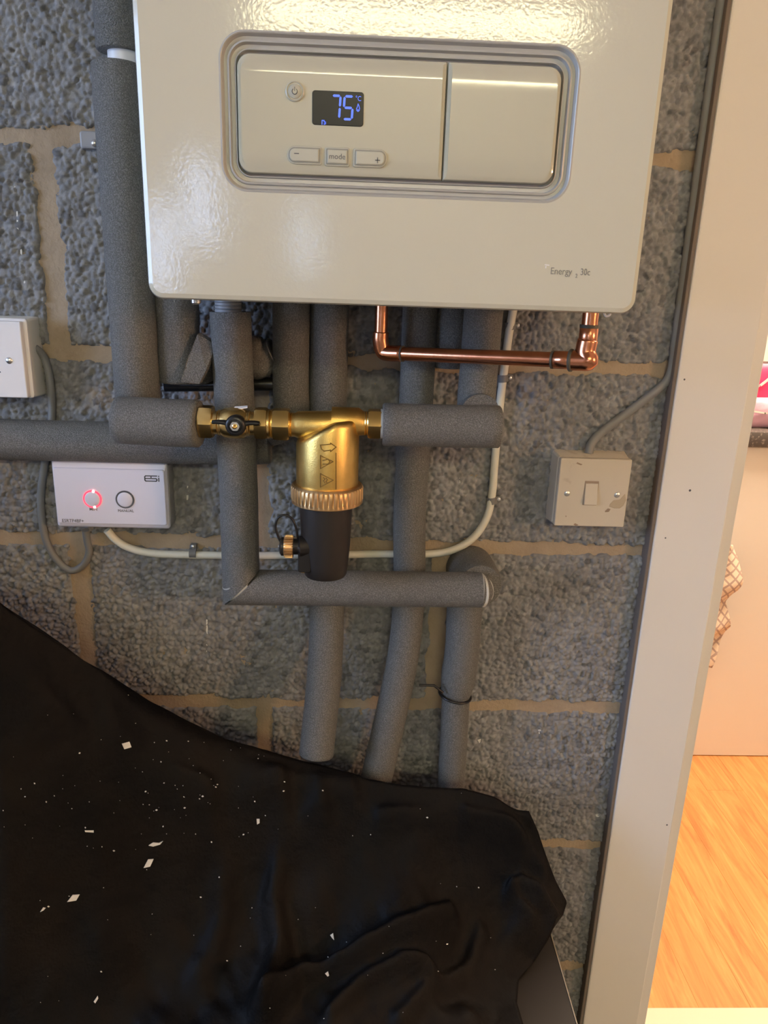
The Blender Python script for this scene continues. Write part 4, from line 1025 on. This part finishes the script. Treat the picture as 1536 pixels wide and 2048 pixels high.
# turn the back hem down behind the fold
back = np.stack([SXw[:, 0], d0[:, 0]-.004, SZ[:, 0]-.004], 1); back2 = np.stack([SXw[:, 0], np.maximum(d0[:, 0]-.010, .016), SZ[:, 0]-.05], 1)
AX = np.concatenate([back2[:, :1], back[:, :1], SXw], 1); AD = np.concatenate([back2[:, 1:2], back[:, 1:2], SD], 1); AZ = np.concatenate([back2[:, 2:], back[:, 2:], SZ], 1)
# turn the right hem under
un1 = np.stack([AX[-1]-.003, AD[-1], np.maximum(AZ[-1]-.006, CZ+.0015)], 0); un2 = np.stack([AX[-1]-.022, AD[-1], np.maximum(AZ[-1]-.05, CZ+.001)], 0); un3 = np.stack([AX[-1]-.03, AD[-1], np.maximum(AZ[-1]-.20, CZ+.0005)], 0)
AX = np.vstack([AX, un1[0], un2[0], un3[0]]); AD = np.vstack([AD, un1[1], un2[1], un3[1]]); AZ = np.vstack([AZ, un1[2], un2[2], un3[2]])
sheet = grid_mesh('dust_sheet', AX, -AD, AZ, M['cloth'], flip=True)
tag(sheet, 'crumpled black dust sheet heaped over the low cupboard', 'sheet')
# pale flakes lying on the sheet
from mathutils.bvhtree import BVHTree
bm_v = [tuple(v.co) for v in sheet.data.vertices]; bm_p = [tuple(p.vertices) for p in sheet.data.polygons]
bvh = BVHTree.FromPolygons(bm_v, bm_p)
def hit(u, v):
    k = Vector(ray(u, v)).normalized(); r = bvh.ray_cast(Vector(CAM), k); return r[0], r[1]
def chip(name, pix, th, mt, label=None):
    P = [hit(u, v) for u, v in pix]
    if any(p[0] is None for p in P): return None
    nrm = sum((p[1] if p[1].z > 0 else -p[1] for p in P), Vector()).normalized()
    v = [p[0]+nrm*.0006 for p in P]; c = sum(v, Vector())/len(v)
    n = len(v); vv = [tuple(x) for x in v]+[tuple(x+nrm*th) for x in v]
    f = [tuple(range(n-1, -1, -1)), tuple(range(n, 2*n))]+[(k, (k+1) % n, n+(k+1) % n, n+k) for k in range(n)]
    if label is None: return vv, f
    o = link(name, vv, f, mt); return tag(o, label, 'debris', 'pale debris on the black sheet')
for pix, lab in (([(134, 1803), (145, 1789), (159, 1788), (152, 1800)], 'largest pale rhombus flake at the left of the black sheet'),
                 ([(287, 1735), (296, 1718), (307, 1717), (300, 1732)], 'pale upright rhombus flake on the black sheet'),
                 ([(297, 1690), (306, 1684), (318, 1685), (326, 1681), (320, 1688), (306, 1692)], 'thin pale curled shaving on the black sheet'),
                 ([(169, 1660), (187, 1660), (187, 1664), (170, 1663)], 'short pale stick lying on the black sheet'),
                 ([(513, 1637), (519, 1637), (519, 1645), (514, 1648)], 'pale crumb on the black sheet below the cut pipe'),
                 ([(80, 1823), (86, 1814), (91, 1815), (86, 1820)], 'small bent pale scrap at the far left of the sheet'),
                 ([(243, 1487), (258, 1483), (262, 1494), (248, 1498)], 'bluish pale scrap high on the dark sheet'),
                 ([(187, 2003), (195, 1991), (196, 1996), (190, 2006)], 'pale curled shaving near the bottom of the sheet'),
                 ([(650, 1946), (656, 1942), (658, 1950), (655, 1952)], 'bright little fleck on the lower fold of the sheet'),
                 ([(660, 1870), (666, 1866), (668, 1880), (664, 1876)], 'pale curved sliver in the middle of the sheet')):
    chip('debris_flake', pix, .0008, M['chip'], lab)
sp_ = MB()
for _ in range(150):
    if random.random() < .55: u, v = random.gauss(300, 150), random.gauss(1560, 90)
    else: u, v = random.uniform(5, 1000), random.uniform(1560, 2040)
    s = random.choice([.5, .6, .7, .9, 1.2, 1.7]); a = random.uniform(0, 6.28)
    q = [(u+s*1.5*math.cos(a+k*1.57)*(1 if k % 2 else .6), v+s*math.sin(a+k*1.57)) for k in range(4)]
    r_ = chip('', q, .0005, None)
    if r_: sp_.add(*r_)
dst = sp_.build('dust_specks', M['chip']); dst['kind'] = 'stuff'; tag(dst, 'tiny pale dust specks scattered over the black sheet', 'dust')
